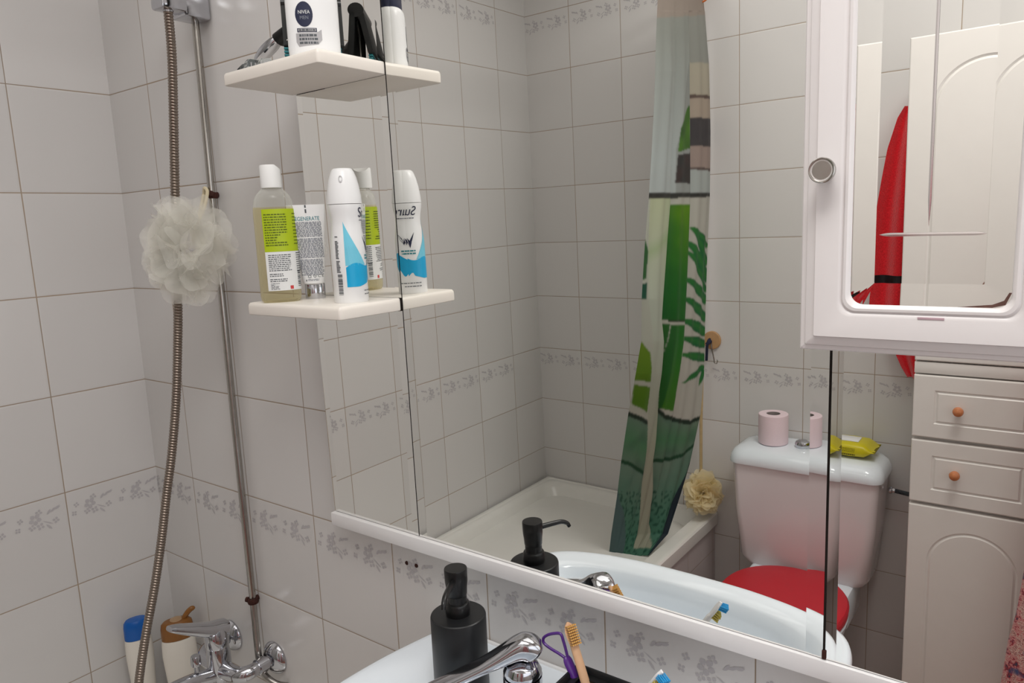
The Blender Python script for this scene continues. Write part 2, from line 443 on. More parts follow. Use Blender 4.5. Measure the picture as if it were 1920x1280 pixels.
bm = B(); bm.faces.new([bm.verts.new(p) for p in ((-.01, D, 0), (XR, D, 0), (XR, 0, 0), (-.01, 0, 0))]); obj('floor', bm, m_floor, kind='structure', smooth=0)
bm = B(); bm.faces.new([bm.verts.new(p) for p in ((-.01, D, ZC), (XR, D, ZC), (XR, 0, ZC), (-.01, 0, ZC))]); obj('ceiling', bm, m_ceil, kind='structure', smooth=0)
bm = B(); box(bm, XR-.045, XR-.001, -1.15, -.35, 0, 2.03, .004); obj('door_1', bm, m_cream, kind='structure')

# rust-brown screw holes under the mirror
for i, (x, z, lb) in enumerate(((.7868, .9687, 'left one of two rust-brown screw holes in the border tile under the mirror'), (.8084, .9696, 'right one of two rust-brown screw holes in the border tile under the mirror'))):
    bm = B(); lathe(bm, [(.0, 0), (.0035, 0), (.0032, .0012), (.0, .0014)], seg=16, M=align((x, .0, z), (0, -1, 0)))
    tag(obj('screw_hole', bm, m_rust), lb, 'screw hole', 'screw holes in the tile')

# ------------------------------------------------------------------ leaning mirror unit frame
p17, p18 = -.00572, -.009296
PIV = V((1.0, -.02618, 1.0))
MT = Matrix.Translation(PIV) @ Matrix.Rotation(p17, 4, 'Z') @ Matrix.Rotation(-p18, 4, 'X') @ Matrix.Translation(-PIV)
YM = -.02618   # glass face in the untilted frame
mir = thing('wall_mirror', 'large frameless wall mirror above the washbasin, with a white rail along its bottom', 'mirror', (1.14, 0, 1.02))
X0, X1, X2, X3 = .6465, .8455, 1.4350, 1.636
ZB, ZT = 1.0385, 1.93
def glass(name, x0, x1, z0, z1, bl, br, bb=0, bt=0, tilt=.031):
    """flat silvered pane whose bevelled borders turn slightly inwards"""
    bm = B(); y = YM
    xs = [x0, x0+bl, x1-br, x1]; zs = [z0, z0+bb, z1-bt, z1]
    if bl == 0: xs.pop(1)
    if br == 0: xs.pop(-2)
    if bb == 0: zs.pop(1)
    if bt == 0: zs.pop(-2)
    ym = {x: y for x in xs}
    if bl: ym[x0] = y-bl*tilt
    if br: ym[x1] = y-br*tilt
    zm = {z: 0 for z in zs}
    if bb: zm[z0] = -bb*tilt
    if bt: zm[z1] = -bt*tilt
    g = [[bm.verts.new((x, ym[x]+zm[z], z)) for x in xs] for z in zs]
    for j in range(len(zs)-1):
        for i in range(len(xs)-1): bm.faces.new((g[j][i], g[j][i+1], g[j+1][i+1], g[j+1][i]))
    return obj(name, bm, m_mirror, mir, smooth=0, M=MT)
glass('centre_panel', X1+.0009, X2-.001, ZB, ZT, .0155, .0175)
bm = B(); box(bm, X0+.001, X3, YM+.0012, -.006, ZB-.004, ZT); obj('backing_board', bm, m_dark, mir, M=MT)
glass('side_panel', X0, X1-.001, ZB, 1.3868, .012, .013)
glass('side_panel', X0, X1-.001, 1.4060, 1.7158, .012, .013)
glass('side_panel', X0, X1-.001, 1.7350, ZT, .012, .013)
glass('side_panel', X2+.0015, X3, ZB, ZT, .0105, .012)
bm = B(); box(bm, X0, X3+.0, -.0335, -.001, 1.0155, ZB-.0008, .0012); obj('bottom_rail', bm, m_white, mir, label='white bottom rail')
bm = B(); box(bm, X2-.0018, X2+.0026, -.0285, -.0262, ZB, ZB+.010, .0008); obj('corner_clip', bm, m_rust, mir, M=MT, label='small dark corroded corner clip')

# two shelves standing out from the left mirror panel
def shelf(zc, label, yfr):
    th = .0185
    s = thing('mirror_shelf', label, 'shelf', (.7455, -.03, zc-th/2), group='white shelves on the left mirror panel')
    bm = B()
        # rounded front/side edges
    def lp(ins, z):
        return [V((x, y, z)) for x, y in rrect(X0-.011+ins, X1-.0008-ins, yfr+ins, -.0302, max(.0045-ins, .0012), 3)]
    z0, z1 = zc-th/2, zc+th/2
    loft(bm, [lp(.002, z0), lp(.0004, z0+.001), lp(0, z0+.003), lp(0, z1-.006), lp(.0008, z1-.003), lp(.0028, z1-.0008), lp(.006, z1)])
    obj('board', bm, m_shelf, s)
    bm = B(); box(bm, X0+.002, X1-.005, -.0312, -.0285, z0-.0010, z0+.001); obj('back_seam', bm, m_dark, s)
    return s
ZS1, ZS2 = 1.3965, 1.7255
shelf(ZS1, 'lower white shelf on the left mirror panel holding toiletries', -.1455)
shelf(ZS2, 'upper white shelf on the left mirror panel holding a white lotion bottle', -.1480)
T1, T2 = ZS1+.00925, ZS2+.00925

# ------------------------------------------------------------------ wall cabinet with mirrored door
def frame_loops(x0, x1, z0, z1, prof, n=6):
    """prof: (inset, y, corner radius)"""
    return [[V((x, y, z)) for x, z in rrect(x0+i, x1-i, z0+i, z1-i, max(r, .0003), n)] for i, y, r in prof]
cab = thing('wall_cabinet', 'white wall cabinet with a mirror in its door and a round silver knob', 'cabinet', (1.535, 0, 1.388))
CX0, CX1, CZ0, CZ1 = 1.4345, 1.6240, 1.3885, 1.99
bm = B(); box(bm, CX0+.003, CX1-.003, -.128, -.034, CZ0+.003, CZ1-.003, .0015); obj('carcass', bm, m_cab, cab)
dr = B()
ring = [(0, -.129, .0006), (0, -.1395, .0006), (.0012, -.1412, .001), (.0045, -.142, .001), (.0055, -.1445, .001), (.009, -.1462, .001), (.0125, -.1468, .001), (.0135, -.1500, .001),
        (.0305, -.1500, .010), (.0325, -.1494, .010), (.034, -.1480, .010), (.0355, -.1500, .010), (.0375, -.1502, .010), (.039, -.1488, .010), (.0403, -.1462, .010), (.0403, -.1440, .010)]
lps = frame_loops(CX0, CX1, CZ0, CZ1, ring)
# slightly lower inner opening: keep square insets on the sides, same at the bottom
loft(dr, lps, True, False)
door = obj('door', dr, m_cab, cab, M=None)
# mirrored pane with bevel, tilted like the big mirror
px0, px1, pz0, pz1 = CX0+.0398, CX1-.0398, CZ0+.0398, CZ1-.0398
bm = B(); yp = -.1455; bv = .0178; tl = .0435
def pl(i, y, r): return [V((x, y, z)) for x, z in rrect(px0+i, px1-i, pz0+i, pz1-i, r, 6)]
Pl = Matrix.Translation(V((1.53, yp, 1.55))) @ Matrix.Rotation(p17, 4, 'Z') @ Matrix.Rotation(-p18, 4, 'X') @ Matrix.Translation(-V((1.53, yp, 1.55)))
loft(bm, [pl(0, yp-bv*tl, .010), pl(bv, yp, .0006)], False, True)
pane = obj('mirror_pane', bm, m_mirror, door, smooth=0, M=Pl)
# cut V grooves in the pane
def lens(p0, p1, w):
    p0, p1 = V(p0), V(p1); d = p1-p0; L = d.length; d.normalize(); n = d.cross(V((0, 1, 0))); bm = B(); N = 24
    a = []; b = []; c = []
    for k in range(N+1):
        t = k/N; ww = w*min(1, (min(t, 1-t)*L/.007)**.6) if 0 < t < 1 else 0
        q = p0+d*t*L; a.append(q+n*ww); b.append(q+V((0, -ww*.12, 0))); c.append(q-n*ww)
    for r0, r1 in ((a, b), (b, c)):
        for k in range(N):
            try: bm.faces.new([bm.verts.new(x) for x in (r0[k], r0[k+1], r1[k+1], r1[k])])
            except ValueError: pass
    bmesh.ops.remove_doubles(bm, verts=bm.verts, dist=1e-6); return bm
obj('cut_groove', lens((1.5285, yp-.0006, 1.4895), (1.5285, yp-.0006, 1.94), .0011), m_groove, pane, smooth=0, M=Pl, label='upright groove cut into the mirror')
obj('cut_groove', lens((1.4945, yp-.0006, 1.4842), (1.5665, yp-.0006, 1.4836), .0014), m_groove, pane, smooth=0, M=Pl, label='level groove cut into the mirror')
# chipped paint at the lower frame
bm = B(); box(bm, 1.5245, 1.5425, -.15045, -.1500, 1.4190, 1.4208, .0002); obj('paint_chip', bm, mat('chipped_paint', (190, 160, 168), .6), door, label='small greyish-pink chip in the paint')
bm = B()
cpts = [(px1-.0005, pz0+.012), (px1-.004, pz0+.003), (px1-.012, pz0+.0008), (px1-.034, pz0+.0006), (px1-.012, pz0+.0030), (px1-.005, pz0+.0062), (px1-.0022, pz0+.012)]
shape2d(bm, lambda s, t: V((s, yp-.0012, t)), cpts); obj('worn_silvering', bm, mat('worn_brown', (96, 66, 58), .7, var=.3, scale=200), pane, smooth=0, M=Pl, label='brown worn silvering in the lower right corner')
bm = B(); kx, kz = 1.4555, 1.5362
lathe(bm, [(0, 0), (.0065, 0), (.0055, .004), (.006, .008), (.0090, .0105), (.0100, .0125), (.0100, .0165), (.0094, .0172), (.0086, .0170), (.0082, .0162)], seg=32, M=align((kx, -.150, kz), (0, -1, 0)))
kn = obj('knob', bm, m_steel, door)
bm = B(); lathe(bm, [(0, .0155), (.0083, .0163), (.0070, .0160), (.0040, .0157), (0, .0156)], seg=32, M=align((kx, -.150, kz), (0, -1, 0))); obj('knob_face', bm, mat('brushed_metal', (226, 222, 220), .38, .75, var=.05), kn, label='pale brushed metal knob face')

# ------------------------------------------------------------------ things on the upper shelf
# white lotion bottle, oval section, broad face to the camera
def oval_map(cx, cy, az, a, b, off=.0004):
    """a half width across the viewer, b half depth; s measured across the broad face"""
    n = V((math.cos(az), math.sin(az), 0)); r = V((-math.sin(az), math.cos(az), 0))
    def fn(s, t):
        k = max(-.999, min(.999, s/a)); return V((cx, cy, t))+r*s+n*(b*math.sqrt(1-k*k)+off)
    return fn
cx, cy = .7915, -.1075; az = az_to_cam(cx, cy)
lot = thing('lotion_bottle', 'white oval lotion bottle with a round navy badge on the upper shelf', 'bottle', (cx, cy, T2))
bm = B(); A, Bd = .034, .0175
lathe(bm, [(0, 0), (.93, 0), (.985, .004), (1, .012), (1, .070), (.985, .079), (.93, .084), (.82, .087), (0, .0882)], c=(cx, cy, T2), seg=56, sx=A, sy=Bd, rot=az+PI/2)
obj('bottle_body', bm, m_wp, lot)
bm = B(); lathe(bm, [(0, .0875), (.80, .0875), (.82, .091), (.80, .127), (.7, .132), (0, .133)], c=(cx, cy, T2), seg=48, sx=A, sy=Bd, rot=az+PI/2)
obj('cap', bm, m_navy, lot, label='dark blue cap')
fn = oval_map(cx, cy, az, A, Bd); fn2 = oval_map(cx, cy, az, A, Bd, .0007); bz = T2
bm = B(); ring2d(bm, fn, (-.0105, bz+.0520), .0112, .0158); lo = obj('round_badge', bm, m_navy, lot, smooth=0, label='round navy badge with white lettering')
bm = B(); add_text(bm, 'NIVEA', .0064, fn2, -.0105, bz+.0545, .86)
obj('lettering', bm, m_paper, lo, smooth=0)
bm = B(); add_text(bm, 'MEN', .0062, fn2, -.0105, bz+.0475, .9); obj('lettering', bm, m_gprint, lo, smooth=0)
bm = B(); patch(bm, fn, -.0205, .0045, bz+.0298, bz+.0348, 8, 1, 0); obj('dark_strip', bm, m_navy, lot, smooth=0)
bm = B(); patch(bm, fn2, -.0192, .0032, bz+.0306, bz+.0340, 8, 1); s_ = obj('strip_border', bm, m_silverp, lot, smooth=0)
bm = B(); microtext(bm, oval_map(cx, cy, az, A, Bd, .0010), -.0182, .0022, bz+.0309, bz+.0337, 1, 3, fill=.8, ragged=0); obj('small_print', bm, m_print, s_, smooth=0)
bm = B(); curved2d(bm, fn, [(-.0225, bz+.0285), (.0040, bz+.0290), (.0105, bz+.0330), (.0105, bz+.0200), (.0055, bz+.0145), (-.0195, bz+.0118), (-.0225, bz+.0175)])
s_ = obj('silver_panel', bm, m_silverp, lot, smooth=0)
bm = B(); microtext(bm, fn2, -.0185, .0050, bz+.0140, bz+.0280, 3, 4, fill=.6, ragged=.5); obj('small_print', bm, m_print, s_, smooth=0)

# black hinged case with ribbed teal foot, behind the bottle
cx, cy = .7540, -.0770; az = az_to_cam(cx, cy)
cs = thing('grooming_case', 'black A-shaped hinged case with a ribbed teal foot behind the white lotion bottle', 'case', (cx, cy, T2))
Mx = Matrix.Translation(V((cx, cy, T2))) @ Matrix.Rotation(az+PI/2, 4, 'Z')   # local -y faces the camera, local x spans its width
w = .0405
def panel(y0, y1, z0, z1, th, x=w):
    bm = B(); d = V((0, y1-y0, z1-z0)).normalized(); n = V((0, -d.z, d.y))
    q = [V((0, y0, z0)), V((0, y1, z1))]
    loops = []
    for xx in (-x, x): loops.append([V((xx, *(q[0]-n*th/2)[1:])), V((xx, *(q[0]+n*th/2)[1:])), V((xx, *(q[1]+n*th/2)[1:])), V((xx, *(q[1]-n*th/2)[1:]))])
    loft(bm, loops); bmesh.ops.bevel(bm, geom=list(bm.edges), offset=.001, segments=2, affect='EDGES'); return bm
obj('front_panel', panel(-.017, -.006, .022, .080, .008), m_blackcase, cs, M=Mx)
obj('rear_panel', panel(.015, .005, .001, .080, .0085), m_blackcase, cs, M=Mx)
bm = B(); tube(bm, [(-w, 0, .0815), (w, 0, .0815)], .0115, 20, sq=(1, .85)); obj('hinge', bm, m_black2, cs, M=Mx, label='rounded glossy black hinge')
bm = B()
for k in range(5): box(bm, -w, w-.004, -.0190, -.0125, .0006+.0044*k, .0040+.0044*k, .0012)
obj('ribbed_foot', bm, m_teal, cs, M=Mx, label='ribbed teal foot')
bm = B()
for xx in (-.020, 0, .020): tube(bm, [(xx, .0035, .080), (xx, .0005, .05), (xx, .001, .012)], [.004, .003, .0018], 8)
obj('inner_prong', bm, m_steel, cs, M=Mx, label='grey inner prongs')
bm = B()
for xx in (-.035, -.030, -.025): lathe(bm, [(0, 0), (.0013, .0), (.001, .0008), (0, .001)], seg=10, M=align((xx, -.0195+.0005, .030), (0, -1, .2)))
obj('stud', bm, m_steel, cs, M=Mx)

# silver razor leaning on the case
hx = V((.6435, -.108, T2+.0065)); ht = V((.7265, -.0905, 1.7885))
rz = thing('razor', 'silver razor with a black grip leaning against the black case on the upper shelf', 'razor', hx)
dd = (ht-hx).normalized()
bm = B(); pts = [hx+dd*.012, hx+dd*.03+V((0, 0, .003)), hx+dd*.055+V((0, 0, .004)), hx+dd*.075+V((0, 0, .002))]
tube(bm, catmull(pts, 8), lambda t: .0045+.0090*max(0, math.sin(PI*min(1, t*.9+.1)))*t**.4, 18, sq=(1, .8)); obj('handle', bm, m_chrome, rz)
bm = B(); pts = [hx+dd*.068+V((0, 0, .002)), hx+dd*.085+V((0, 0, .001)), ht, ht+dd*.012]
tube(bm, catmull(pts, 8), lambda t: .0115*(1-.3*t)+.001, 16, sq=(1, .8)); obj('grip', bm, m_black2, rz, label='black rubber grip')
bm = B(); sd = dd.cross(V((0, 0, 1))).normalized()
Mh = Matrix.Translation(hx) @ Matrix((tuple(sd)+(0,), tuple(dd)+(0,), tuple(sd.cross(dd))+(0,), (0, 0, 0, 1))).transposed()
box(bm, -.019, .019, -.006, .006, -.0045, .0035, .0015, M=Mh); hd = obj('razor_head', bm, m_black2, rz)
bm = B(); box(bm, -.016, .016, -.0085, -.0060, -.0020, .0030, .0006, M=Mh); obj('lubricating_strip', bm, m_orange, hd, label='orange strip')
bm = B(); tube(bm, [hx+dd*.004, hx+dd*.015+V((0, 0, .001))], [.0075, .004], 12); obj('neck', bm, m_black2, rz)
# little clear plastic covers lying round the razor
for i, (x, y, w_, h_, a_, lb) in enumerate(((.6270, -.118, .011, .013, .3, 'clear plastic razor cover at the left end of the upper shelf'), (.6880, -.132, .012, .012, .5, 'clear plastic razor cover in front of the silver razor handle'), (.7120, -.128, .010, .010, -.2, 'clear plastic razor cover beside the white lotion bottle'))):
    x = max(x, X0+.006)
    t = thing('razor_cover', lb, 'razor cover', (x, y, T2), group='clear razor covers')
    Mc = Matrix.Translation(V((x, y, T2))) @ Matrix.Rotation(az+PI/2+a_, 4, 'Z')
    bm = B(); loft(bm, [[V((sx*w_*k, sy*.006*k, z)) for sx, sy in ((-1, -1), (1, -1), (1, 1), (-1, 1))] for k, z in ((1, 0), (.95, h_*.6), (.6, h_))])
    bmesh.ops.bevel(bm, geom=list(bm.edges), offset=.0008, segments=1, affect='EDGES')
    obj('shell', bm, m_clear, t, M=Mc, smooth=20)
    bm = B()
    for k in (-.5, 0, .5): box(bm, w_*k-.0007, w_*k+.0007, -.0066, -.0056, .0006, h_*.55)
    obj('rib', bm, m_silverp, t, M=Mc)

# ------------------------------------------------------------------ things on the lower shelf
# clear bottle with lime label
cx, cy = .6830, -.1175; az = az_to_cam(cx, cy)
gb = thing('cleanser_bottle', 'clear bottle with lime and white label and white cap on lower shelf', 'bottle', (cx, cy, T1))
A, Bd = .0292, .0190
bm = B(); lathe(bm, [(0, 0), (.86, .0004), (.96, .003), (1, .009), (1, .128), (.985, .138), (.93, .147), (.82, .1545), (.66, .160), (.53, .1635), (.50, .167), (0, .167)], c=(cx, cy, T1), seg=56, sx=A, sy=Bd, rot=az+PI/2)
body = obj('bottle_body', bm, m_liq, gb)
bm = B(); lathe(bm, [(0, .1655), (.0148, .1655), (.0150, .167), (.0148, .196), (.0142, .1978), (0, .198)], c=(cx, cy, T1), seg=40)
# flip cap: chamfered rear edge
for v in bm.verts:
    q = (v.co.x-cx)*-math.sin(az)+(v.co.y-cy)*math.cos(az)
    if v.co.z > T1+.19 and q > .006: v.co.z -= (q-.006)*.75
obj('cap', bm, m_cap, gb)
fn = oval_map(cx, cy, az, A, Bd, .0005); fp = oval_map(cx, cy, az, A, Bd, .0009); z = T1
fr = oval_map(cx, cy, az-PI, A, Bd, .0005); frp = oval_map(cx, cy, az-PI, A, Bd, .0009)
def side_map(fa, off):  # wraps round the right side to the back, by angle from the front
    n = V((math.cos(az), math.sin(az), 0)); r = V((-math.sin(az), math.cos(az), 0))
    def f(s, t):
        th = s; return V((cx, cy, t))+r*(A+off)*math.sin(th)+n*(Bd+off)*math.cos(th)
    return f
sm = side_map(0, .0005); smp = side_map(0, .0009)
bm = B(); patch(bm, sm, -.62, 2.15, z+.074, z+.1350, 40, 1); gl = obj('lime_label', bm, m_lime, gb, label='lime green upper label')
bm = B(); microtext(bm, fp, -.0150, .016, z+.0815, z+.1290, 13, 11, fill=.42, ragged=.5)
bm2 = bm
r_ = random.Random(5)
for k in range(10):
    t_ = z+.128-.0048*k
    s = .95
    while s < 2.0:
        w_ = r_.uniform(.05, .2); patch(bm2, smp, s, min(2.0, s+w_), t_-.0007, t_+.0007, 2, 1); s += w_+.03
obj('small_print', bm2, m_olive, gl, smooth=0)
bm = B(); patch(bm, sm, -.62, 2.15, z+.0175, z+.0738, 40, 1); wl = obj('white_label', bm, m_paper, gb, label='white lower label')
bm = B(); microtext(bm, fp, -.0135, .018, z+.0455, z+.0705, 9, 12, fill=.42, ragged=.1)
microtext(bm, fp, -.0135, .010, z+.0375, z+.0430, 2, 13, fill=.42); microtext(bm, fp, -.0135, .016, z+.0300, z+.0355, 2, 14, fill=.42)
microtext(bm, fp, -.0130, -.001, z+.0190, z+.0290, 5, 15, fill=.4, ragged=.6)
for k in range(9):
    t_ = z+.0710-.0032*k; s = 1.0
    while s < 2.05:
        w_ = r_.uniform(.05, .2); patch(bm, smp, s, min(2.05, s+w_), t_-.0006, t_+.0006, 2, 1); s += w_+.03
for k in range(9): patch(bm, smp, 1.02, 1.35, z+.0225+.0026*k, z+.0225+.0026*k+(.0016 if k % 3 else .0009), 3, 1)
obj('small_print', bm, m_print, wl, smooth=0)
bm = B(); patch(bm, fp, .0140, .0185, z+.0190, z+.0240, 2, 1); obj('red_mark', bm, m_redp, wl, smooth=0)
bm = B(); patch(bm, smp, 1.65, 1.95, z+.0225, z+.0245, 3, 1); obj('red_mark', bm, m_redp, wl, smooth=0)

# white tube standing on its chrome cap
bx, by = .6990, -.0672; az = az_to_cam(bx, by)
tb_ = thing('toothpaste_tube', 'white tube with teal heading standing on a chrome cap on the lower shelf', 'tube', (bx, by, T1))
n = V((math.cos(az), math.sin(az), 0)); r = V((-math.sin(az), math.cos(az), 0)); base = V((bx, by, T1))
def tube_c(t):   # leans a little to the viewer's left, as in the photo
    return base+V((0, 0, t))+r*(-.0045*(t/.14))+n*(.0235*(t/.14))
def sec(t):
    if t < .022: return .0150, .0150
    k = (t-.022)/.118
    return .0160+.0115*k, .0150*max(0, 1-k)**.8+.0006
bm = B(); loops = []
for t in [.0225, .024]+[.024+.116*i/22 for i in range(1, 23)]:
    a, b = sec(t)
    if t == .0225: a, b = .0135, .0135
    c = tube_c(t); loops.append([c+r*a*math.cos(2*PI*k/40)+n*b*math.sin(2*PI*k/40) for k in range(40)])
loft(bm, loops); obj('tube_body', bm, m_wp, tb_)
bm = B(); lathe(bm, [(0, 0), (.0146, 0), (.0150, .001), (.0150, .0215), (.0144, .0225), (0, .0226)], c=tuple(base+r*-.0003), seg=40); obj('chrome_cap', bm, m_chrome, tb_, label='polished chrome cap')
def tm(off):
    def f(s, t):
        a, b = sec(max(.024, t-T1)); k = max(-.999, min(.999, s/a)); return tube_c(t-T1)+r*s+n*(b*math.sqrt(1-k*k)+off)
    return f
f1, f2 = tm(.0004), tm(.0008); z = T1
bm = B(); add_text(bm, 'REGENERATE', .0082, f1, -.0015, z+.1195, .80); obj('heading', bm, m_tealp, tb_, smooth=0, label='teal heading REGENERATE')
bm = B()
microtext(bm, f1, -.0205, .0195, z+.093, z+.1155, 12, 21, fill=.62, ragged=.0)
microtext(bm, f1, -.0190, .0190, z+.062, z+.0915, 15, 22, fill=.62, ragged=.0)
microtext(bm, f1, -.0165, .0165, z+.036, z+.0605, 12, 23, fill=.62, ragged=.1)
microtext(bm, f1, -.0080, .0080, z+.0275, z+.0310, 2, 24, fill=.5)
obj('small_print', bm, m_gprint, tb_, smooth=0)
bm = B(); add_text(bm, 'C E', .0060, f1, .0108, z+.0348, 1.0)
ring2d(bm, f1, (.0022, z+.0348), .0021, .0021, 18, 0, .68)
for k in range(3): a0 = PI/2+2*PI*k/3; shape2d(bm, f1, [(-.0055+.0026*math.cos(q), z+.0345+.003*math.sin(q)) for q in (a0, a0+.35, a0+2*PI/3-.35, a0+2*PI/3)][:4])
shape2d(bm, f1, [(-.0115, z+.0275), (-.0098, z+.0275), (-.0098, z+.0310), (-.0106, z+.0290), (-.0115, z+.0290)])
obj('symbols', bm, m_print, tb_, smooth=0)
bm = B(); patch(bm, f1, -.0016, .0006, z+.1355, z+.1395, 1, 1); patch(bm, f1, -.0016, .0006, z+.1280, z+.1335, 1, 1); obj('seam_mark', bm, m_print, tb_, smooth=0)

# deodorant spray
cx, cy = .8060, -.0895; az = az_to_cam(cx, cy)
de = thing('deodorant_can', 'white waisted deodorant spray can with a light blue wave on the lower shelf', 'spray can', (cx, cy, T1))
P = [(0, 0), (.0232, 0), (.0240, .0015), (.0240, .060), (.0238, .078), (.0222, .094), (.0208, .105), (.0207, .112), (.0216, .120), (.0232, .128), (.0238, .133), (.0238, .1355)]
def rad(zz):
    t = zz-T1
    for (a, b), (c, d) in zip(P[1:], P[2:]):
        if b <= t <= d and d > b: return a+(c-a)*(t-b)/(d-b)
    return P[-1][0]
bm = B(); lathe(bm, P+[(0, .1355)], c=(cx, cy, T1), seg=48); obj('can', bm, m_wp, de)
bm = B(); lathe(bm, [(0, .1362), (.0240, .1362), (.0240, .1375), (.0233, .148), (.0215, .160), (.0190, .1715), (.0158, .1800), (.0140, .1830), (.0118, .1845), (0, .1850)], c=(cx, cy, T1), seg=48)
cp = obj('spray_cap', bm, m_wp, de)
bm = B(); fz = circular(cx, cy, az-.15, lambda zz: .0196-(zz-T1-.169)*.27, .0010); ring2d(bm, fz, (0, T1+.1695), .0026, .0046, 24, 0, .68); obj('nozzle_rim', bm, m_silverp, cp, smooth=0, label='grey rim of the spray hole')
c1 = circular(cx, cy, az, rad, .0004); c2 = circular(cx, cy, az, rad, .0007); z = T1
FR = .0395   # the front of the can is turned away to the right
bm = B()
N = 26
for i in range(N):     # light blue sail
    ta, tb2 = z+.052+.060*i/N, z+.052+.060*(i+1)/N
    def w(t): k = (t-z-.052)/.060; return -.0050+.0005*k, -.0050+.030*max(0, 1-k)**1.15+.0006
    (a0, a1), (b0, b1) = w(ta), w(tb2)
    for j in range(5):
        shape2d(bm, c1, [(a0+(a1-a0)*j/5, ta), (a0+(a1-a0)*(j+1)/5, ta), (b0+(b1-b0)*(j+1)/5, tb2), (b0+(b1-b0)*j/5, tb2)])
obj('blue_sail', bm, m_sky, de, smooth=0)
bm = B()
for j in range(30):   # deep blue wave
    s0, s1 = -.0045+.068*j/30, -.0045+.068*(j+1)/30
    def lo(s): q = (s+.0045)/.068; return z+.0225+.022*max(0, (q-.25))**1.1+(.004*math.sin(q*26) if q > .5 else 0)
    def hi(s): q = (s+.0045)/.068; return z+.0495+.004*math.sin(q*9)+.010*q
    for k in range(3):
        shape2d(bm, c1, [(s0, lo(s0)+(hi(s0)-lo(s0))*k/3), (s1, lo(s1)+(hi(s1)-lo(s1))*k/3), (s1, lo(s1)+(hi(s1)-lo(s1))*(k+1)/3), (s0, lo(s0)+(hi(s0)-lo(s0))*(k+1)/3)])
obj('blue_wave', bm, m_blue, de, smooth=0)
bm = B(); add_text(bm, 'Sure', .0190, c2, .0345, z+.1235, .92)
obj('wordmark', bm, m_navy, de, smooth=0)
bm = B()
if 1:   # winged tick
    shape2d(bm, c2, [(.024, z+.0925), (.0335, z+.0690), (.0365, z+.0845), (.0335, z+.0800)])
    shape2d(bm, c2, [(.0335, z+.0690), (.0375, z+.0840), (.0395, z+.0745), (.0365, z+.0770)])
    shape2d(bm, c2, [(.0375, z+.0735), (.0405, z+.0840), (.0480, z+.0930), (.0425, z+.0800)])
obj('winged_tick', bm, m_navy, de, smooth=0)
bm = B(); microtext(bm, c2, .0205, .0490, z+.1128, z+.1142, 1, 31, fill=.7, ragged=0); obj('underline_print', bm, m_navy, de, smooth=0)
bm = B(); microtext(bm, c2, .026, .045, z+.059, z+.067, 2, 32, fill=.5, ragged=.2); obj('teal_print', bm, m_tealp, de, smooth=0)
bm = B(); microtext(bm, c2, .020, .048, z+.009, z+.019, 2, 33, fill=.22, ragged=.3); obj('small_print', bm, m_print, de, smooth=0)
bm = B()
for k in range(24):
    t_ = z+.092-.0021*k
    if k in (1, 2, 15): continue
    patch(bm, c2, -.0185, -.0185+random.uniform(.004, .0065), t_-.0006, t_+.0006, 2, 1)
for k in range(16): patch(bm, c2, -.0175, -.0105, z+.012+.0018*k, z+.012+.0018*k+random.choice((.0006, .0010, .0013)), 2, 1)
obj('barcode', bm, m_print, de, smooth=0)

# ------------------------------------------------------------------ shower corner
RX = .36
rail = thing('shower_rail', 'thin chrome shower riser rail on the tiled wall left of the mirror', 'shower rail', (RX, 0, .62))
bm = B(); tube(bm, catmull([(.3640, -.013, 2.35), (.3638, -.013, 1.9), (.3585, -.013, 1.58), (.3545, -.013, 1.2), (.3535, -.013, .86), (.3540, -.0135, .78), (.3640, -.020, .722), (.3710, -.0245, .690), (.3740, -.0255, .665), (.3830, -.0255, .644), (.398, -.024, .634), (.416, -.018, .626), (.428, -.003, .618)], 6), .0066, 14); obj('pole', bm, m_steel, rail)
def clamp(zc, xc):
    bm = B(); lathe(bm, [(.0068, -.0055), (.0100, -.0055), (.0110, -.002), (.0106, .003), (.0092, .0055), (.0068, .0055)], c=(xc, -.0130, zc), seg=20)
    lathe(bm, [(0, 0), (.0055, 0), (.0050, .004), (0, .005)], seg=14, M=align((xc-.002, -.0003, zc+.001), (0, -1, 0)))
    lathe(bm, [(0, 0), (.0056, .001), (.0050, .0055), (0, .0065)], seg=10, M=align((xc-.0075, -.018, zc+.0015), (-1, -.5, .1)))
    lathe(bm, [(0, 0), (.0058, .001), (.0050, .0055), (0, .0065)], seg=10, M=align((xc+.0065, -.018, zc+.0020), (1, -.6, .3)))
    return obj('rail_clamp', bm, m_rust, rail, label='rusty wall clamp')
clamp(1.5795, .3585); clamp(.784, .3540); clamp(2.25, .364)
# slider with hose holder
sl = B(); box(sl, .350, .398, -.050, -.0035, 1.877, 1.925, .004); box(sl, .366, .404, -.094, -.048, 1.881, 1.930, .005); 
obj('hose_holder', sl, m_chrome, rail)
sh_pts = [(.386, -.0745, 1.9), (.386, -.0746, 1.8802), (.386, -.0764, 1.813), (.386, -.0841, 1.7255), (.386, -.0973, 1.5922), (.3861, -.1150, 1.4022), (.3773, -.1205, 1.3175), (.3676, -.1294, 1.2224), (.3579, -.1434, 1.1267), (.35, -.1583, 1.0503), (.3422, -.1723, .9729), (.3335, -.1911, .8863), (.3258, -.211, .8105), (.319, -.2265, .7431), (.314, -.2336, .70), (.306, -.238, .63), (.298, -.228, .56), (.293, -.185, .525), (.294, -.13, .535), (.296, -.095, .575), (.297, -.080, .612), (.297, -.078, .628)]
hs = thing('shower_hose', 'ribbed metal shower hose hanging in front of the tiled corner', 'hose', sh_pts[0])
path = catmull(sh_pts, 60); 
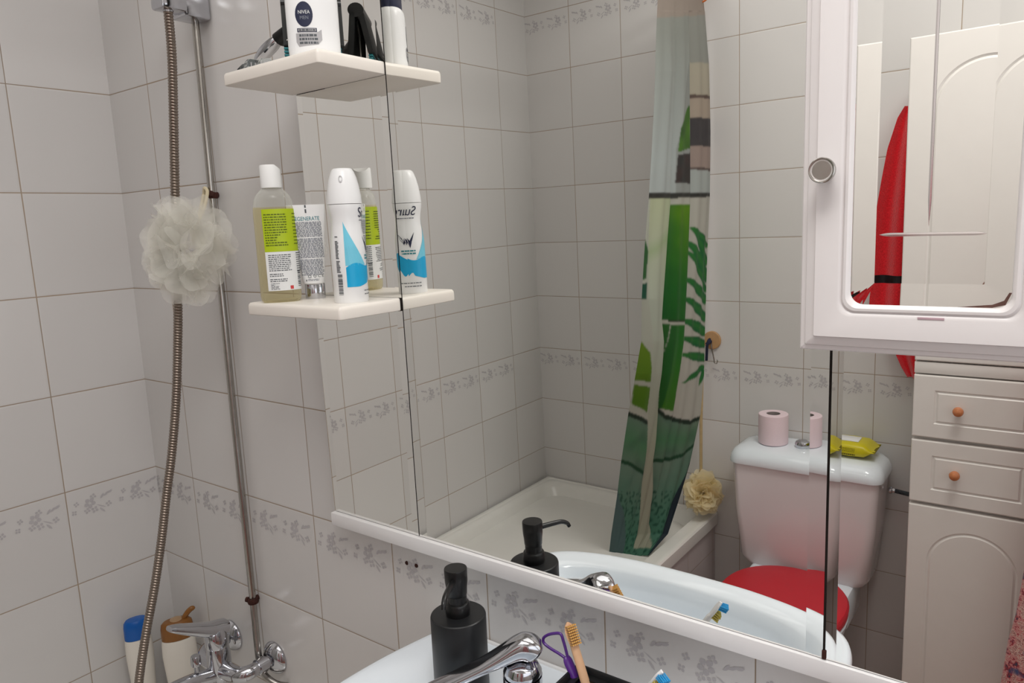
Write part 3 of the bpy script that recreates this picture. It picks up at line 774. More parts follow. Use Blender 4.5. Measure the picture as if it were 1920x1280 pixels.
# resample evenly
acc = [0]
for a, b in zip(path, path[1:]): acc.append(acc[-1]+(b-a).length)
L = acc[-1]; step = .00125; res = []; j = 0
for k in range(int(L/step)):
    d = k*step
    while acc[j+1] < d: j += 1
    t = (d-acc[j])/(acc[j+1]-acc[j]); res.append(path[j].lerp(path[j+1], t))
bm = B(); tube(bm, res, [(.0079 if k % 4 in (1, 2) else (.0073 if k % 4 == 3 else .0064)) for k in range(len(res))], 12); obj('hose_body', bm, m_hose, hs, smooth=50)
bm = B(); tube(bm, [(.386, -.0745, 1.932), (.386, -.0745, 1.895), (.386, -.0746, 1.879)], [.011, .0105, .0085], 16); obj('top_ferrule', bm, m_chrome, hs)

# net bath puffs
def puff(bm, c, R, n, seed, squash=(1, 1, 1), core=.25, seg=22, frq=(6, 12), amp=(.06, .16)):
    rr = random.Random(seed); c = V(c)
    for i in range(n):
        ax = V((rr.gauss(0, 1), rr.gauss(0, 1), rr.gauss(0, 1))).normalized(); u = ax.orthogonal().normalized(); w = ax.cross(u)
        a0 = rr.uniform(0, 2*PI); span = rr.uniform(1.0, 2.3); ro = R*rr.uniform(.78, 1.04); ri = R*rr.uniform(core, .55); am = R*rr.uniform(*amp); fr = rr.uniform(*frq); ph = rr.uniform(0, 6)
        rows = []
        for j in range(5):
            t = j/4; rad_ = ri+(ro-ri)*t; row = []
            for k in range(seg+1):
                a = a0+span*k/seg; e = max(0, math.sin(PI*k/seg))**.5
                q = (u*math.cos(a)+w*math.sin(a))*(rad_*(.75+.25*e)*(1+.05*math.sin(fr*2*a+ph)*t))+ax*(am*math.sin(fr*a+ph)*t*t+R*.12*math.sin(ph))
                row.append(bm.verts.new(c+V((q.x*squash[0], q.y*squash[1], q.z*squash[2]))))
            rows.append(row)
        for j in range(4):
            for k in range(seg): bm.faces.new((rows[j][k], rows[j][k+1], rows[j+1][k+1], rows[j+1][k]))
pc = V((.4470, -.1190, 1.4860))
pf = thing('bath_puff', 'large white net bath puff hanging from the shower rail clamp', 'bath puff', pc)
bm = B(); puff(bm, pc, .091, 74, 3, (1, .74, 1.04), .22, 26, (3.5, 8.0), (.09, .22)); obj('net_ruffles', bm, m_net, pf, smooth=180)
bm = B(); tube(bm, catmull([(.3510, -.0235, 1.583), (.3585, -.0260, 1.5925), (.3660, -.026, 1.586), (.3700, -.034, 1.566), (.383, -.050, 1.548), (.405, -.075, 1.528), (.425, -.095, 1.508)], 6), .0032, 8)
obj('hanging_cord', bm, m_cream_n, pf)
bm = B(); tube(bm, catmull([(.3510, -.0235, 1.583), (.3525, -.031, 1.565), (.360, -.042, 1.545), (.380, -.060, 1.52), (.405, -.085, 1.50)], 6), .0032, 8); obj('hanging_cord', bm, m_cream_n, pf)

# shower mixer tap
tp = thing('shower_mixer_tap', 'chrome single-lever shower mixer tap on the front wall above the bathtub', 'tap', (.319, 0, .66))
for x in (.2437, .3943):
    bm = B(); lathe(bm, [(0, .0), (.033, .0), (.0335, .003), (.031, .008), (.024, .014), (.017, .018), (0, .0185)], seg=40, M=align((x, -.0005, .668), (0, -1, 0))); obj('wall_flange', bm, m_chrome, tp)
    bm = B(); lathe(bm, [(0, .017), (.0125, .017), (.0125, .026), (.0158, .0262), (.0158, .044), (.0130, .0442), (.0130, .0455), (0, .0456)], seg=6 if 0 else 32, M=align((x, 0, .668), (0, -1, 0))); obj('union_nut', bm, m_chrome, tp)
bm = B()
for sgn in (-1, 1): tube(bm, catmull([(.319+sgn*.0753, -.044, .668), (.319+sgn*.074, -.058, .667), (.319+sgn*.064, -.072, .664), (.319+sgn*.045, -.077, .662), (.319+sgn*.018, -.078, .662)], 6), lambda t: .0128+.004*t, 20)
lathe(bm, [(0, -.032), (.015, -.030), (.0205, -.022), (.0225, -.008), (.0225, .030), (.0212, .040), (.0205, .046), (0, .047)], c=(.319, -.078, .664), seg=36)
lathe(bm, [(0, 0), (.0085, 0), (.0085, .014), (.007, .016), (0, .016)], seg=20, M=align((.386, -.064, .662), (.55, -.8, .0)))
obj('body', bm, m_chrome, tp)
bm = B(); lathe(bm, [(0, .0445), (.0216, .0445), (.0225, .048), (.0232, .060), (.0225, .072), (.0185, .0815), (.010, .0865), (0, .088)], c=(.319, -.078, .664), seg=36)
def lever(bm, pts, wid, thk):
    P_ = catmull(pts, 8); n_ = len(P_); loops = []
    for i, q in enumerate(P_):
        t = i/(n_-1); T_ = (P_[min(i+1, n_-1)]-P_[max(i-1, 0)]).normalized(); s_ = T_.cross(V((0, 0, 1))).normalized(); u_ = s_.cross(T_)
        a, b = wid(t), thk(t); loops.append([q+s_*a*math.copysign(abs(math.cos(x))**.6, math.cos(x))+u_*b*math.copysign(abs(math.sin(x))**.75, math.sin(x)) for x in [2*PI*k/24 for k in range(24)]])
    loft(bm, loops)
lever(bm, [(.319, -.060, .738), (.319, -.090, .748), (.319, -.120, .763), (.319, -.148, .778), (.319, -.168, .788)], lambda t: .0195-.008*t-.004*max(0, t-.9)*10*.3, lambda t: .0120*max(0, 1-t)**.8+.0046)
obj('lever', bm, m_chrome, tp)
bm = B(); tube(bm, catmull([(.319, -.082, .652), (.319, -.105, .656), (.319, -.140, .664), (.319, -.178, .668), (.319, -.190, .664), (.319, -.196, .650)], 6), lambda t: .0155-.003*t, 20); obj('spout', bm, m_chrome, tp)
bm = B(); lathe(bm, [(0, -.014), (.005, -.014), (.005, 0), (.0095, 0), (.0098, .003), (.0092, .0165), (.008, .019), (0, .0195)], c=(.319, -.125, .692), seg=24); obj('diverter_knob', bm, m_chrome, tp)
bm = B(); lathe(bm, [(0, -.016), (.0105, -.016), (.0105, .004), (0, .004)], c=(.297, -.078, .640), seg=20); obj('hose_outlet', bm, m_chrome, tp)

# ------------------------------------------------------------------ bathtub
tub = thing('bathtub', 'white built-in bathtub with a tiled side along the left wall', 'bathtub', (.345, -.78, 0))
TX = .705
def tl_(x0, x1, y0, y1, r, z): return [V((x, y, z)) for x, y in rrect(x0, x1, y0, y1, r, 8)]
bm = B()
loft(bm, [tl_(.004, TX, D+.002, -.002, .004, .435), tl_(.003, TX+.001, D+.002, -.002, .006, .440), tl_(.003, TX+.001, D+.002, -.002, .006, .474), tl_(.006, TX-.003, D+.005, -.005, .007, .4795), tl_(.012, TX-.010, D+.008, -.008, .01, .4805),
          tl_(.018, TX-.018, D+.014, -.014, .02, .4800), tl_(.020, TX-.020, D+.016, -.016, .02, .4765), tl_(.030, TX-.034, D+.024, -.10, .03, .4765), tl_(.034, TX-.052, D+.030, -.11, .05, .4745),
          tl_(.042, TX-.062, D+.040, -.12, .07, .462), tl_(.060, TX-.080, D+.075, -.145, .09, .40), tl_(.080, TX-.10, D+.17, -.17, .10, .27), tl_(.105, TX-.125, D+.27, -.19, .10, .16), tl_(.15, TX-.17, D+.33, -.24, .10, .125), tl_(.25, TX-.28, D+.45, -.34, .06, .118)], True, True)
obj('tub_shell', bm, m_rim, tub)
bm = B(); box(bm, TX-.028, TX-.012, D+.002, -.002, 0, .436); obj('side_panel', bm, m_apron, tub, label='tiled side panel')

# shampoo bottles in the corner of the tub
zr = .4775
def shampoo(x, y, h, az, a, b, capm, label, lid):
    t = thing('shampoo_bottle', label, 'bottle', (x, y, zr))
    bm = B(); hb = h*.80
    lathe(bm, [(0, 0), (.68, 0), (.74, .004), (.80, hb*.18), (.90, hb*.45), (1.0, hb*.78), (.97, hb*.95), (.93, hb), (0, hb)], c=(x, y, zr), seg=44, sx=a, sy=b, rot=az+PI/2); obj('bottle_body', bm, m_bottle, t)
    bm = B()
    lathe(bm, [(0, hb+.0008), (.935, hb+.0008), (.945, hb+.008), (.93, hb+(h-hb)*.62), (.88, hb+(h-hb)*.85), (.74, hb+(h-hb)*.96), (0, h)], c=(x, y, zr), seg=44, sx=a, sy=b, rot=az+PI/2)
    cp = obj('cap', bm, capm, t)
    if lid:
        n = V((math.cos(az), math.sin(az), 0)); r = V((-math.sin(az), math.cos(az), 0)); c = V((x, y, zr+h))
        bm = B()
        tube(bm, catmull([c+r*.012-V((0, 0, .006)), c+r*.018+V((0, 0, .002)), c+r*.026+V((0, 0, .011)), c+r*.034+V((0, 0, .016)), c+r*.037+V((0, 0, .013))], 6), lambda q: .0042+.0015*math.sin(PI*q), 14)
        obj('flip_lid', bm, m_amber, cp, label='amber flip lid standing open')
        bm = B(); lathe(bm, [(0, 0), (.0145, 0), (.0125, .0045), (.006, .007), (0, .0075)], c=tuple(c-n*.002-V((0, 0, .0045))), seg=24); obj('inner_cap', bm, m_amber2, cp)
shampoo(.052, -.1085, .2220, az_to_cam(.05, -.11)+.1, .0275, .0185, m_bluecap, 'white shampoo bottle with a blue cap standing in the tub corner', False)
shampoo(.1130, -.0520, .2110, az_to_cam(.12, -.05), .0350, .0205, m_amber, 'white shampoo bottle with an amber cap standing behind the shower tap', True)

# ------------------------------------------------------------------ washbasin
ZD = .886
bs = thing('washbasin', 'white ceramic washbasin with a rounded front below the mirror', 'washbasin', (1.125, -.2, 0))
ctrl = [(.8655, -.0025), (.8520, -.06), (.8405, -.125), (.8350, -.20), (.8385, -.270), (.8530, -.327), (.885, -.362), (.935, -.383), (.985, -.394), (1.04, -.4005), (1.125, -.4030)]
half = catmull([(x, y, 0) for x, y in ctrl], 5); full = half+[V((2.25-q.x, q.y, 0)) for q in half[-2::-1]]
nb = len(full)
def outl(ins, z):
    out = []
    for q in full:
        d = V((q.x-1.125, min(q.y+.12, 0), 0)); L_ = d.length; k = max(0, (L_-ins)/L_) if L_ > 1e-6 else 1
        out.append(V((1.125+d.x*k, (q.y-d.y)+d.y*k, z)))
    return out
# closed with points along the wall
M_ = 14
def close(lp, y):
    a, b = lp[-1], lp[0]; return lp+[V((a.x+(b.x-a.x)*k/M_, y, a.z)) for k in range(1, M_)]
def bowl(fx, fyf, yb, z, ex=2.5):
    """inner loop following the same ordering by angle"""
    ref = close(outl(0, z), -.001); cyb = (fyf+yb)/2; hy = (yb-fyf)/2; out = []
    for q in ref:
        a = math.atan2((q.y-(-.235))/.2, (q.x-1.125)/.285); c_, s_ = math.cos(a), math.sin(a)
        rr_ = (abs(c_)**ex+abs(s_)**ex)**(-1/ex); out.append(V((1.125+fx*rr_*c_, cyb+hy*rr_*s_, z)))
    return out
loops = [close(outl(.20, .70), -.001), close(outl(.10, .735), -.001), close(outl(.035, .80), -.001), close(outl(.010, .845), -.001), close(outl(.001, .868), -.001), close(outl(.0, .876), -.001), close(outl(.0025, .8835), -.0015), close(outl(.008, .8862), -.003), close(outl(.015, .8865), -.006),
         bowl(.238, -.356, -.172, .8850), bowl(.232, -.352, -.176, .8800), bowl(.222, -.345, -.182, .866), bowl(.205, -.336, -.190, .83), bowl(.175, -.322, -.205, .785, 2.3), bowl(.115, -.295, -.225, .755, 2.1), bowl(.03, -.268, -.245, .748, 2)]
bm = B(); loft(bm, loops); obj('basin', bm, m_ceramic, bs, smooth=60)
bm = B(); lathe(bm, [(0, 0), (.10, 0), (.098, .03), (.085, .12), (.075, .45), (.085, .62), (.11, .72), (0, .72)], c=(1.125, -.17, 0), seg=40, sy=.9); obj('pedestal', bm, m_ceramic, bs)
bm = B(); lathe(bm, [(0, .7475), (.020, .7475), (.021, .7495), (.017, .7515), (0, .750)], c=(1.125, -.256, 0), seg=28); obj('drain', bm, m_chrome, bs)
bm = B(); tube(bm, [(.868, -.0040, .8865), (1.382, -.0040, .8865)], .0034, 8); obj('sealant_bead', bm, m_wp, bs)
# basin tap
DK = .8863
bt = thing('basin_tap', 'chrome single-lever basin tap at the back of the washbasin', 'tap', (1.108, -.125, DK))
bm = B(); lathe(bm, [(0, 0), (.0285, 0), (.0285, .005), (.0245, .008), (.0235, .040), (.0245, .062), (.0245, .070), (0, .071)], c=(1.108, -.125, DK), seg=36)
obj('body', bm, m_chrome, bt)
bm = B(); tube(bm, catmull([(1.108, -.138, DK+.020), (1.108, -.17, DK+.021), (1.108, -.205, DK+.019), (1.108, -.226, DK+.013), (1.108, -.232, DK+.003)], 6), lambda t: .0125-.003*t, 22, sq=(1, .8)); obj('spout', bm, m_chrome, bt)
bm = B(); lever(bm, [(1.1190, -.112, .981), (1.1130, -.117, .9900), (1.1010, -.125, .9885), (1.0790, -.141, .9745), (1.0460, -.1640, .9545), (1.0090, -.190, .9330)], lambda t: .0175*min(1, .8+3*t)-.0030*t, lambda t: (.0150 if t < .3 else .0150-.0085*min(1, (t-.3)/.4))*min(1, .55+5*t))
lathe(bm, [(0, 0), (.0235, 0), (.0240, .004), (.0200, .012), (.010, .017), (0, .018)], c=(1.108, -.125, DK+.0715), seg=36)
obj('lever', bm, m_chrome, bt)

# soap dispenser
cx, cy = .9965, -.1140
sd_ = thing('soap_dispenser', 'matt black cylindrical soap dispenser with pump on the washbasin', 'soap dispenser', (cx, cy, DK))
bm = B(); lathe(bm, [(0, 0), (.0362, 0), (.0370, .0012), (.0370, .1085), (.0364, .1108), (.0350, .1118), (0, .1119)], c=(cx, cy, DK), seg=56); obj('bottle_body', bm, m_black, sd_)
bm = B(); lathe(bm, [(0, .1115), (.0158, .1115), (.0163, .114), (.0163, .126), (.0150, .1285), (.0128, .1292), (.0128, .140), (0, .140)], c=(cx, cy, DK), seg=40); obj('collar', bm, m_black2, sd_)
bm = B(); lathe(bm, [(0, .139), (.0128, .139), (.0135, .141), (.0140, .150), (.0150, .158), (.0154, .1745), (.0148, .1762), (0, .1764)], c=(cx, cy, DK), seg=40); hd = obj('pump_head', bm, m_black2, sd_)
bm = B(); tube(bm, catmull([(cx+.003, cy-.008, 1.0495), (cx+.013, cy-.0285, 1.0495), (cx+.0215, cy-.045, 1.0490), (cx+.0262, cy-.054, 1.0445), (cx+.0280, cy-.0575, 1.0385)], 6), lambda t: .0042-.0012*t, 14); obj('spout', bm, m_black2, hd)

# toothbrush holder with brushes
hx0, hx1, hy0, hy1, hz = 1.1535, 1.2760, -.1330, -.0715, .9600
th_ = thing('toothbrush_holder', 'black rectangular toothbrush holder at the back of the washbasin', 'toothbrush holder', (1.2147, -.102, DK))
bm = B()
def hl(i, z, r=.010): return [V((x, y, z)) for x, y in rrect(hx0+i, hx1-i, hy0+i, hy1-i, r, 5)]
loft(bm, [hl(.001, DK), hl(0, DK+.002), hl(0, hz-.002), hl(.0015, hz), hl(.004, hz, .008), hl(.0055, hz-.003, .007), hl(.006, hz-.060, .007)], True, True); obj('cup', bm, m_black, th_)
bm = B()   # insert plate ring with a wide slot left and a round hole right
zz = hz-.0065
for c_, rx, ry in (((1.1850, -.102), .020, .020), ((1.2400, -.102), .018, .018)):
    o_ = rrect(c_[0]-.0275 if c_[0] < 1.2 else c_[0]-.0275, c_[0]+.0275, -.1255, -.0785, .004, 5); nn = len(o_); lo_, hi_ = [], []
    ins = [(c_[0]+rx*math.cos(math.atan2(y-c_[1], x-c_[0])), c_[1]+ry*math.sin(math.atan2(y-c_[1], x-c_[0]))) for x, y in o_]
    loft(bm, [[V((x, y, zz)) for x, y in o_], [V((x, y, zz)) for x, y in ins], [V((x, y, zz-.004)) for x, y in ins]], False, False)
obj('insert_plate', bm, m_black2, th_)
def brush(tip, tail, fwdv, headL, bodyfn, m_h, tufts, name, label, w0):
    tip, tail = V(tip), V(tail); d = (tip-tail).normalized(); f = (V(fwdv)-d*V(fwdv).dot(d)).normalized(); s = d.cross(f)
    t = thing(name, label, 'toothbrush', tail)
    bm = B(); L_ = (tip-tail).length; loops = []
    for k in range(41):
        q = k/40; a, b = bodyfn(q*L_, L_); c = tail+d*q*L_; loops.append([c+s*a*math.cos(2*PI*i/16)+f*b*math.sin(2*PI*i/16) for i in range(16)])
    loft(bm, loops); obj('handle', bm, m_h, t)
    for m_, rows in tufts:
        bm = B()
        for (l, x, h, tilt) in rows:
            c = tail+d*l+s*x+f*.0012
            tube(bm, [c, c+f*h*.5+d*tilt*.5, c+f*h+d*tilt], [.0008, .00095, .0012], 6)
        obj('bristles', bm, m_, t)
    return t
def bamboo(l, L_):
    if l > L_-.026: k = (l-(L_-.026))/.026; return .0074*math.sqrt(max(0.02, 1-max(0, (k-.5)/.5)**2))*(.78+.22*min(1, k*3)), .0026
    k = l/(L_-.026); return .0056+.0008*(1-k), .0036
tip, tail = V((1.1470, -.0800, 1.0155)), V((1.2010, -.1000, .902)); L_ = (tip-tail).length
rows = [(L_-.0262+.0031*i, -.0052+.0026*j, .0082, 0) for i in range(8) for j in range(5)]
vv = CO-tip
brush(tip, tail, (vv.x*.6+.55, vv.y*.6+.0, .1), .026, bamboo, m_wood, [(m_bristle, rows)], 'toothbrush', 'bamboo toothbrush with tan bristles in the black holder', .005)
def plasticb(l, L_):
    if l > L_-.026: k = (l-(L_-.026))/.026; return .0060*math.sqrt(max(.03, 1-max(0, (k-.5)/.5)**2))*(.75+.25*min(1, k*3)), .0024
    k = l/(L_-.026); return .0042+.001*(1-k), .0038
tip, tail = V((1.2895, -.1135, 1.0185)), V((1.2190, -.0980, .905)); L_ = (tip-tail).length
rb = [(L_-.0035-.0028*i, -.0042+.0028*j, .0105, .002) for i in range(3) for j in range(4)]
ry = [(L_-.0150-.0031*i, -.0042+.0028*j, .0088+.0008*(i % 2), -.0015) for i in range(4) for j in range(4)]
brush(tip, tail, (.75, -.40, -.45), .026, plasticb, m_wp, [(m_bbr, rb), (m_ybr, ry)], 'toothbrush', 'white plastic toothbrush with blue and yellow bristles in the black holder', .005)
# purple tongue cleaner with a loop
tc_ = thing('tongue_cleaner', 'purple tongue cleaner with an open loop in the black holder', 'tongue cleaner', (1.182, -.1, .906))
yy = -.088
lp = [(1.1508, .9700), (1.1396, .9741), (1.1254, .9773), (1.1159, .9814), (1.1154, .9878), (1.1221, .9944), (1.1327, .9999), (1.1415, 1.002), (1.1451, .9946), (1.1493, .9803), (1.1512, .9705)]
bm = B(); tube(bm, catmull([(x, yy, z) for x, z in lp], 6), .0019, 10); obj('loop', bm, m_purple, tc_)
bm = B(); tube(bm, catmull([(1.1490, yy, .9745), (1.1525, yy-.001, .9680), (1.1640, yy-.003, .9490), (1.1800, yy-.008, .9080)], 6), lambda t: .0040+.0026*math.sin(PI*min(1, t*1.2)), 14, sq=(1, .6)); obj('handle', bm, m_purple, tc_)

# ------------------------------------------------------------------ toilet
tx = 1.0235
to = thing('toilet', 'white toilet with a red seat lid and a low cistern against the back wall', 'toilet', (tx, -1.25, 0))
def rl(hw, y0, y1, r, z, dx=0): return [V((x, y, z)) for x, y in rrect(tx-hw+dx, tx+hw+dx, y0, y1, r, 7)]
yb = D+.004
bm = B(); loft(bm, [rl(.150, yb+.02, yb+.135, .03, .395), rl(.172, yb+.006, yb+.152, .035, .402), rl(.186, yb, yb+.160, .03, .425), rl(.200, yb, yb+.166, .025, .58), rl(.207, yb, yb+.168, .022, .724), rl(.207, yb, yb+.168, .022, .7275)], True, True); obj('cistern', bm, m_cistern, to)
bm = B(); loft(bm, [rl(.211, yb-.002, yb+.170, .03, .7265), rl(.2165, yb-.002, yb+.178, .035, .7295), rl(.2180, yb-.002, yb+.180, .04, .738), rl(.2160, yb, yb+.178, .045, .752), rl(.2080, yb+.001, yb+.169, .045, .766), rl(.1960, yb+.003, yb+.155, .045, .7735), rl(.180, yb+.006, yb+.135, .04, .7780), rl(.155, yb+.012, yb+.110, .03, .7800), rl(.10, yb+.025, yb+.09, .02, .7808)], True, True)
lid = obj('cistern_lid', bm, m_ceramic, to)
bm = B(); lathe(bm, [(0, 0), (.0205, 0), (.0205, .004), (.0215, .006), (.0225, .011), (.020, .018), (.0125, .0225), (0, .024)], c=(1.0060, -1.474, .7795), seg=32); obj('flush_button', bm, m_chrome, to, label='chrome domed flush button')
def egg(sc_, z, y0=-1.392, y1=-.935, hw=.169, ex=.0):
    out = []
    for k in range(48):
        a = 2*PI*k/48; cyy = (y0+y1)/2-.03; s = math.sin(a); x = hw*sc_*math.cos(a)*(1-.10*max(0, s)); y = cyy+(((y1-cyy) if s > 0 else (cyy-y0))*sc_)*math.copysign(abs(s)**.85, s); out.append(V((tx+.006+x, y, z)))
    return out
bm = B(); loft(bm, [egg(.55, 0, -1.33, -1.02), egg(.55, .02, -1.33, -1.02), egg(.50, .12, -1.35, -1.03), egg(.62, .22, -1.375, -.98), egg(.88, .32, -1.39, -.945), egg(.985, .375, -1.40), egg(1.0, .392, -1.40), egg(.98, .398, -1.40), egg(.8, .399, -1.40)], True, True)
box(bm, tx-.148, tx+.150, -1.50, -1.335, .30, .4035, .012); box(bm, tx-.085, tx+.085, D+.02, -1.3, 0, .32, .02)
obj('bowl', bm, m_ceramic, to)
bm = B(); loft(bm, [egg(.99, .400), egg(1.0, .402), egg(1.01, .412), egg(1.0, .4145)], True, True); obj('seat', bm, m_redseat, to, label='red toilet seat')
bm = B(); loft(bm, [egg(.995, .4150), egg(1.012, .417), egg(1.012, .424), egg(.985, .4305), egg(.90, .4345), egg(.4, .4355)], True, True); obj('seat_lid', bm, m_redseat, to, label='closed red seat lid')
for q in (-1, 1):
    bm = B(); tube(bm, [(tx+q*.075-.018, -1.385, .405), (tx+q*.075+.018, -1.385, .405)], .0065, 14); obj('hinge', bm, m_wp, to)
# supply valve
sv = thing('supply_valve', 'chrome supply valve with a dark braided hose between cistern and tall cabinet', 'valve', (1.306, D, .664))
bm = B(); lathe(bm, [(0, 0), (.015, 0), (.014, .004), (.007, .008), (.007, .020), (.0095, .021), (.0095, .033), (0, .034)], seg=24, M=align((1.306, D+.0005, .664), (0, 1, 0))); obj('valve_body', bm, m_chrome, sv)
bm = B(); lathe(bm, [(0, 0), (.0085, 0), (.0105, .002), (.0105, .008), (.0078, .010), (.0070, .016), (0, .016)], seg=18, M=align((1.2335, D+.036, .6715), (1, -.05, -.05))); obj('connector', bm, m_chrome, sv)
bm = B(); pts = catmull([(1.248, D+.035, .6708), (1.262, D+.034, .669), (1.280, D+.032, .6665), (1.300, D+.030, .664)], 14)
tube(bm, pts, [(.0070 if k % 2 else .0056) for k in range(len(pts))], 10); obj('braided_hose', bm, m_print, sv, label='dark braided hose')

# things on the cistern
lz = .7835
tr_ = thing('toilet_roll', 'pale pink toilet roll standing on the left of the cistern lid', 'toilet roll', (.9170, -1.4780, lz-.003))
zz = lz-.0024
bm = B(); c = (.9170, -1.4780)
prof = [(.0205, 0), (.0412, 0), (.0434, .0015), (.0438, .006), (.0438, .086), (.0434, .0905), (.0420, .092), (.0205, .092)]
loops = [[V((c[0]+r_*math.cos(2*PI*k/48), c[1]+r_*math.sin(2*PI*k/48), zz+z_)) for k in range(48)] for r_, z_ in prof]
loft(bm, loops+[loops[0]], False, False); bmesh.ops.remove_doubles(bm, verts=bm.verts, dist=1e-6); obj('paper', bm, m_pink, tr_)
bm = B(); loops = [[V((c[0]+r_*math.cos(2*PI*k/32), c[1]+r_*math.sin(2*PI*k/32), zz+z_)) for k in range(32)] for r_, z_ in ((.0204, .0005), (.0204, .0915), (.0190, .0915), (.0190, .0005))]
loft(bm, loops+[loops[0]], False, False); bmesh.ops.remove_doubles(bm, verts=bm.verts, dist=1e-6); obj('cardboard_core', bm, m_card, tr_)
wp = thing('wipes_pack', 'yellow soft pack of wipes lying on the right of the cistern lid', 'wipes pack', (1.135, -1.475, lz-.008))
bm = B(); wx0, wx1, wy0, wy1, wz = 1.0760, 1.2070, -1.5300, -1.4300, lz-.0020
loops = []
for q, a, b in ((0, .046, .003), (.04, .047, .006), (.12, .049, .026), (.2, .050, .040), (.5, .050, .044), (.8, .050, .040), (.88, .049, .026), (.96, .047, .006), (1, .046, .003)):
    x = wx0+(wx1-wx0)*q; cyy = (wy0+wy1)/2; mid = wz+.0225
    loops.append([V((x+(.004*math.sin(k*1.7) if q in (0, 1) else 0), cyy+a*math.copysign(abs(math.cos(2*PI*k/28))**.55, math.cos(2*PI*k/28)), mid+ (b/2)*math.copysign(abs(math.sin(2*PI*k/28))**.55, math.sin(2*PI*k/28)))) for k in range(28)])
loft(bm, loops); obj('film_pack', bm, m_yellow, wp, smooth=50)
bm = B(); patch(bm, lambda s, t: V((s, -1.4755+t, wz+.0443)), 1.10, 1.165, -.02, .022, 2, 2); box(bm, 1.10, 1.165, -1.497, -1.455, wz+.0425, wz+.0468, .0015); obj('lid_flap', bm, m_wp, wp, label='white resealable flap')
bm = B(); f_ = lambda s, t: V((s, -1.4296, t)); microtext(bm, f_, 1.105, 1.165, wz+.010, wz+.014, 1, 41, fill=.9); microtext(bm, f_, 1.115, 1.16, wz+.019, wz+.032, 3, 42, fill=.3)
obj('small_print', bm, m_wipeprint, wp, smooth=0)

# ------------------------------------------------------------------ tall bathroom unit
FY = D+.30; ux0, ux1 = 1.3245, 1.6050; UT = 1.8245
tu = thing('tall_cabinet', 'tall cream bathroom cabinet with arched doors and two drawers beside the toilet', 'cabinet', ((ux0+ux1)/2, D+.15, 0))
bm = B(); box(bm, ux0, ux1, D+.002, FY-.019, 0, UT, .0012); obj('carcass', bm, m_cream, tu)
def fascia(name, z0, z1, arch, lower=True):
    bm = B(); x0, x1 = ux0+.0005, ux1-.0005; n = 14
    def rect(i, y): return [V((x, y, z)) for x, z in rrect(x0+i, x1-i, z0+i, z1-i, .0015, n)]
    N = 4*(n+1)
    loops = [rect(0, FY-.0185), rect(0, FY-.003), rect(.0012, FY-.0008), rect(.003, FY), rect(.0036, FY), rect(.007, FY)]
    if arch:
        def arc(i, y):
            a0, a1, b0, b1 = x0+.044+i, x1-.044-i, z0+.050+i, z1-.052-i
            hw = (a1-a0)/2; rise = hw*.98; out = []; per = n+1
            # corner order as rrect: lower right, upper right, upper left, lower left
            out += [V((a1, y, b0+ (b1-rise-b0)*k/n*.98)) for k in range(per)]
            top = [V((a0+hw+hw*math.cos(PI*k/(2*per-1)), y, b1-rise+rise*math.sin(PI*k/(2*per-1)))) for k in range(2*per)]
            out += top
            out += [V((a0, y, b1-rise-(b1-rise-b0)*k/n)) for k in range(per)]
            return out
        loops += [arc(-.004, FY), arc(-.0006, FY), arc(0, FY), arc(.0025, FY-.0022), arc(.0045, FY-.0030), arc(.0065, FY-.0020), arc(.0095, FY+.0002), arc(.0100, FY+.0002), arc(.0140, FY+.0002)]
    else:
        def ir(i, y): return [V((x, y, z)) for x, z in rrect(x0+.046+i, x1-.046-i, z0+.036+i, z1-.036-i, .001, n)]
        loops += [ir(-.004, FY), ir(-.0006, FY), ir(0, FY), ir(.002, FY-.0022), ir(.004, FY-.0030), ir(.006, FY-.0020), ir(.0085, FY+.0002), ir(.0090, FY+.0002), ir(.0130, FY+.0002)]
    loft(bm, loops, True, True)
    return obj(name, bm, m_cream, tu, smooth=30)
ud = fascia('upper_door', 1.1130, UT-.001, True)
bm = B(); shape2d(bm, lambda s, t: V((s, FY+.0007, t)), [(1.4705, 1.3185), (1.4790, 1.3195), (1.4800, 1.3350)]); obj('paint_chip', bm, mat('chip_brown', (150, 110, 96), .8), ud, smooth=0, label='brown triangular chip')
d1 = fascia('drawer', .9215, 1.0775, False); d2 = fascia('drawer', .7530, .9130, False); fascia('lower_door', .055, .7445, True)
bm = B(); box(bm, ux0+.0005, ux1-.0005, FY-.018, FY-.003, 1.0815, 1.1095, .001); obj('cross_rail', bm, m_cream, tu)
bm = B(); box(bm, ux0+.0005, ux1-.0005, FY-.03, FY-.02, .0, .05, .001); obj('plinth', bm, m_cream, tu)
for d_, x, z in ((d1, 1.4235, .9990), (d2, 1.4228, .8400)):
    bm = B(); lathe(bm, [(0, 0), (.006, 0), (.0052, .006), (.0075, .010), (.0108, .015), (.0118, .020), (.0105, .0255), (.006, .029), (0, .030)], seg=28, M=align((x, FY-.0005, z), (0, 1, 0))); obj('knob', bm, m_knobw, d_, label='round varnished wooden knob')

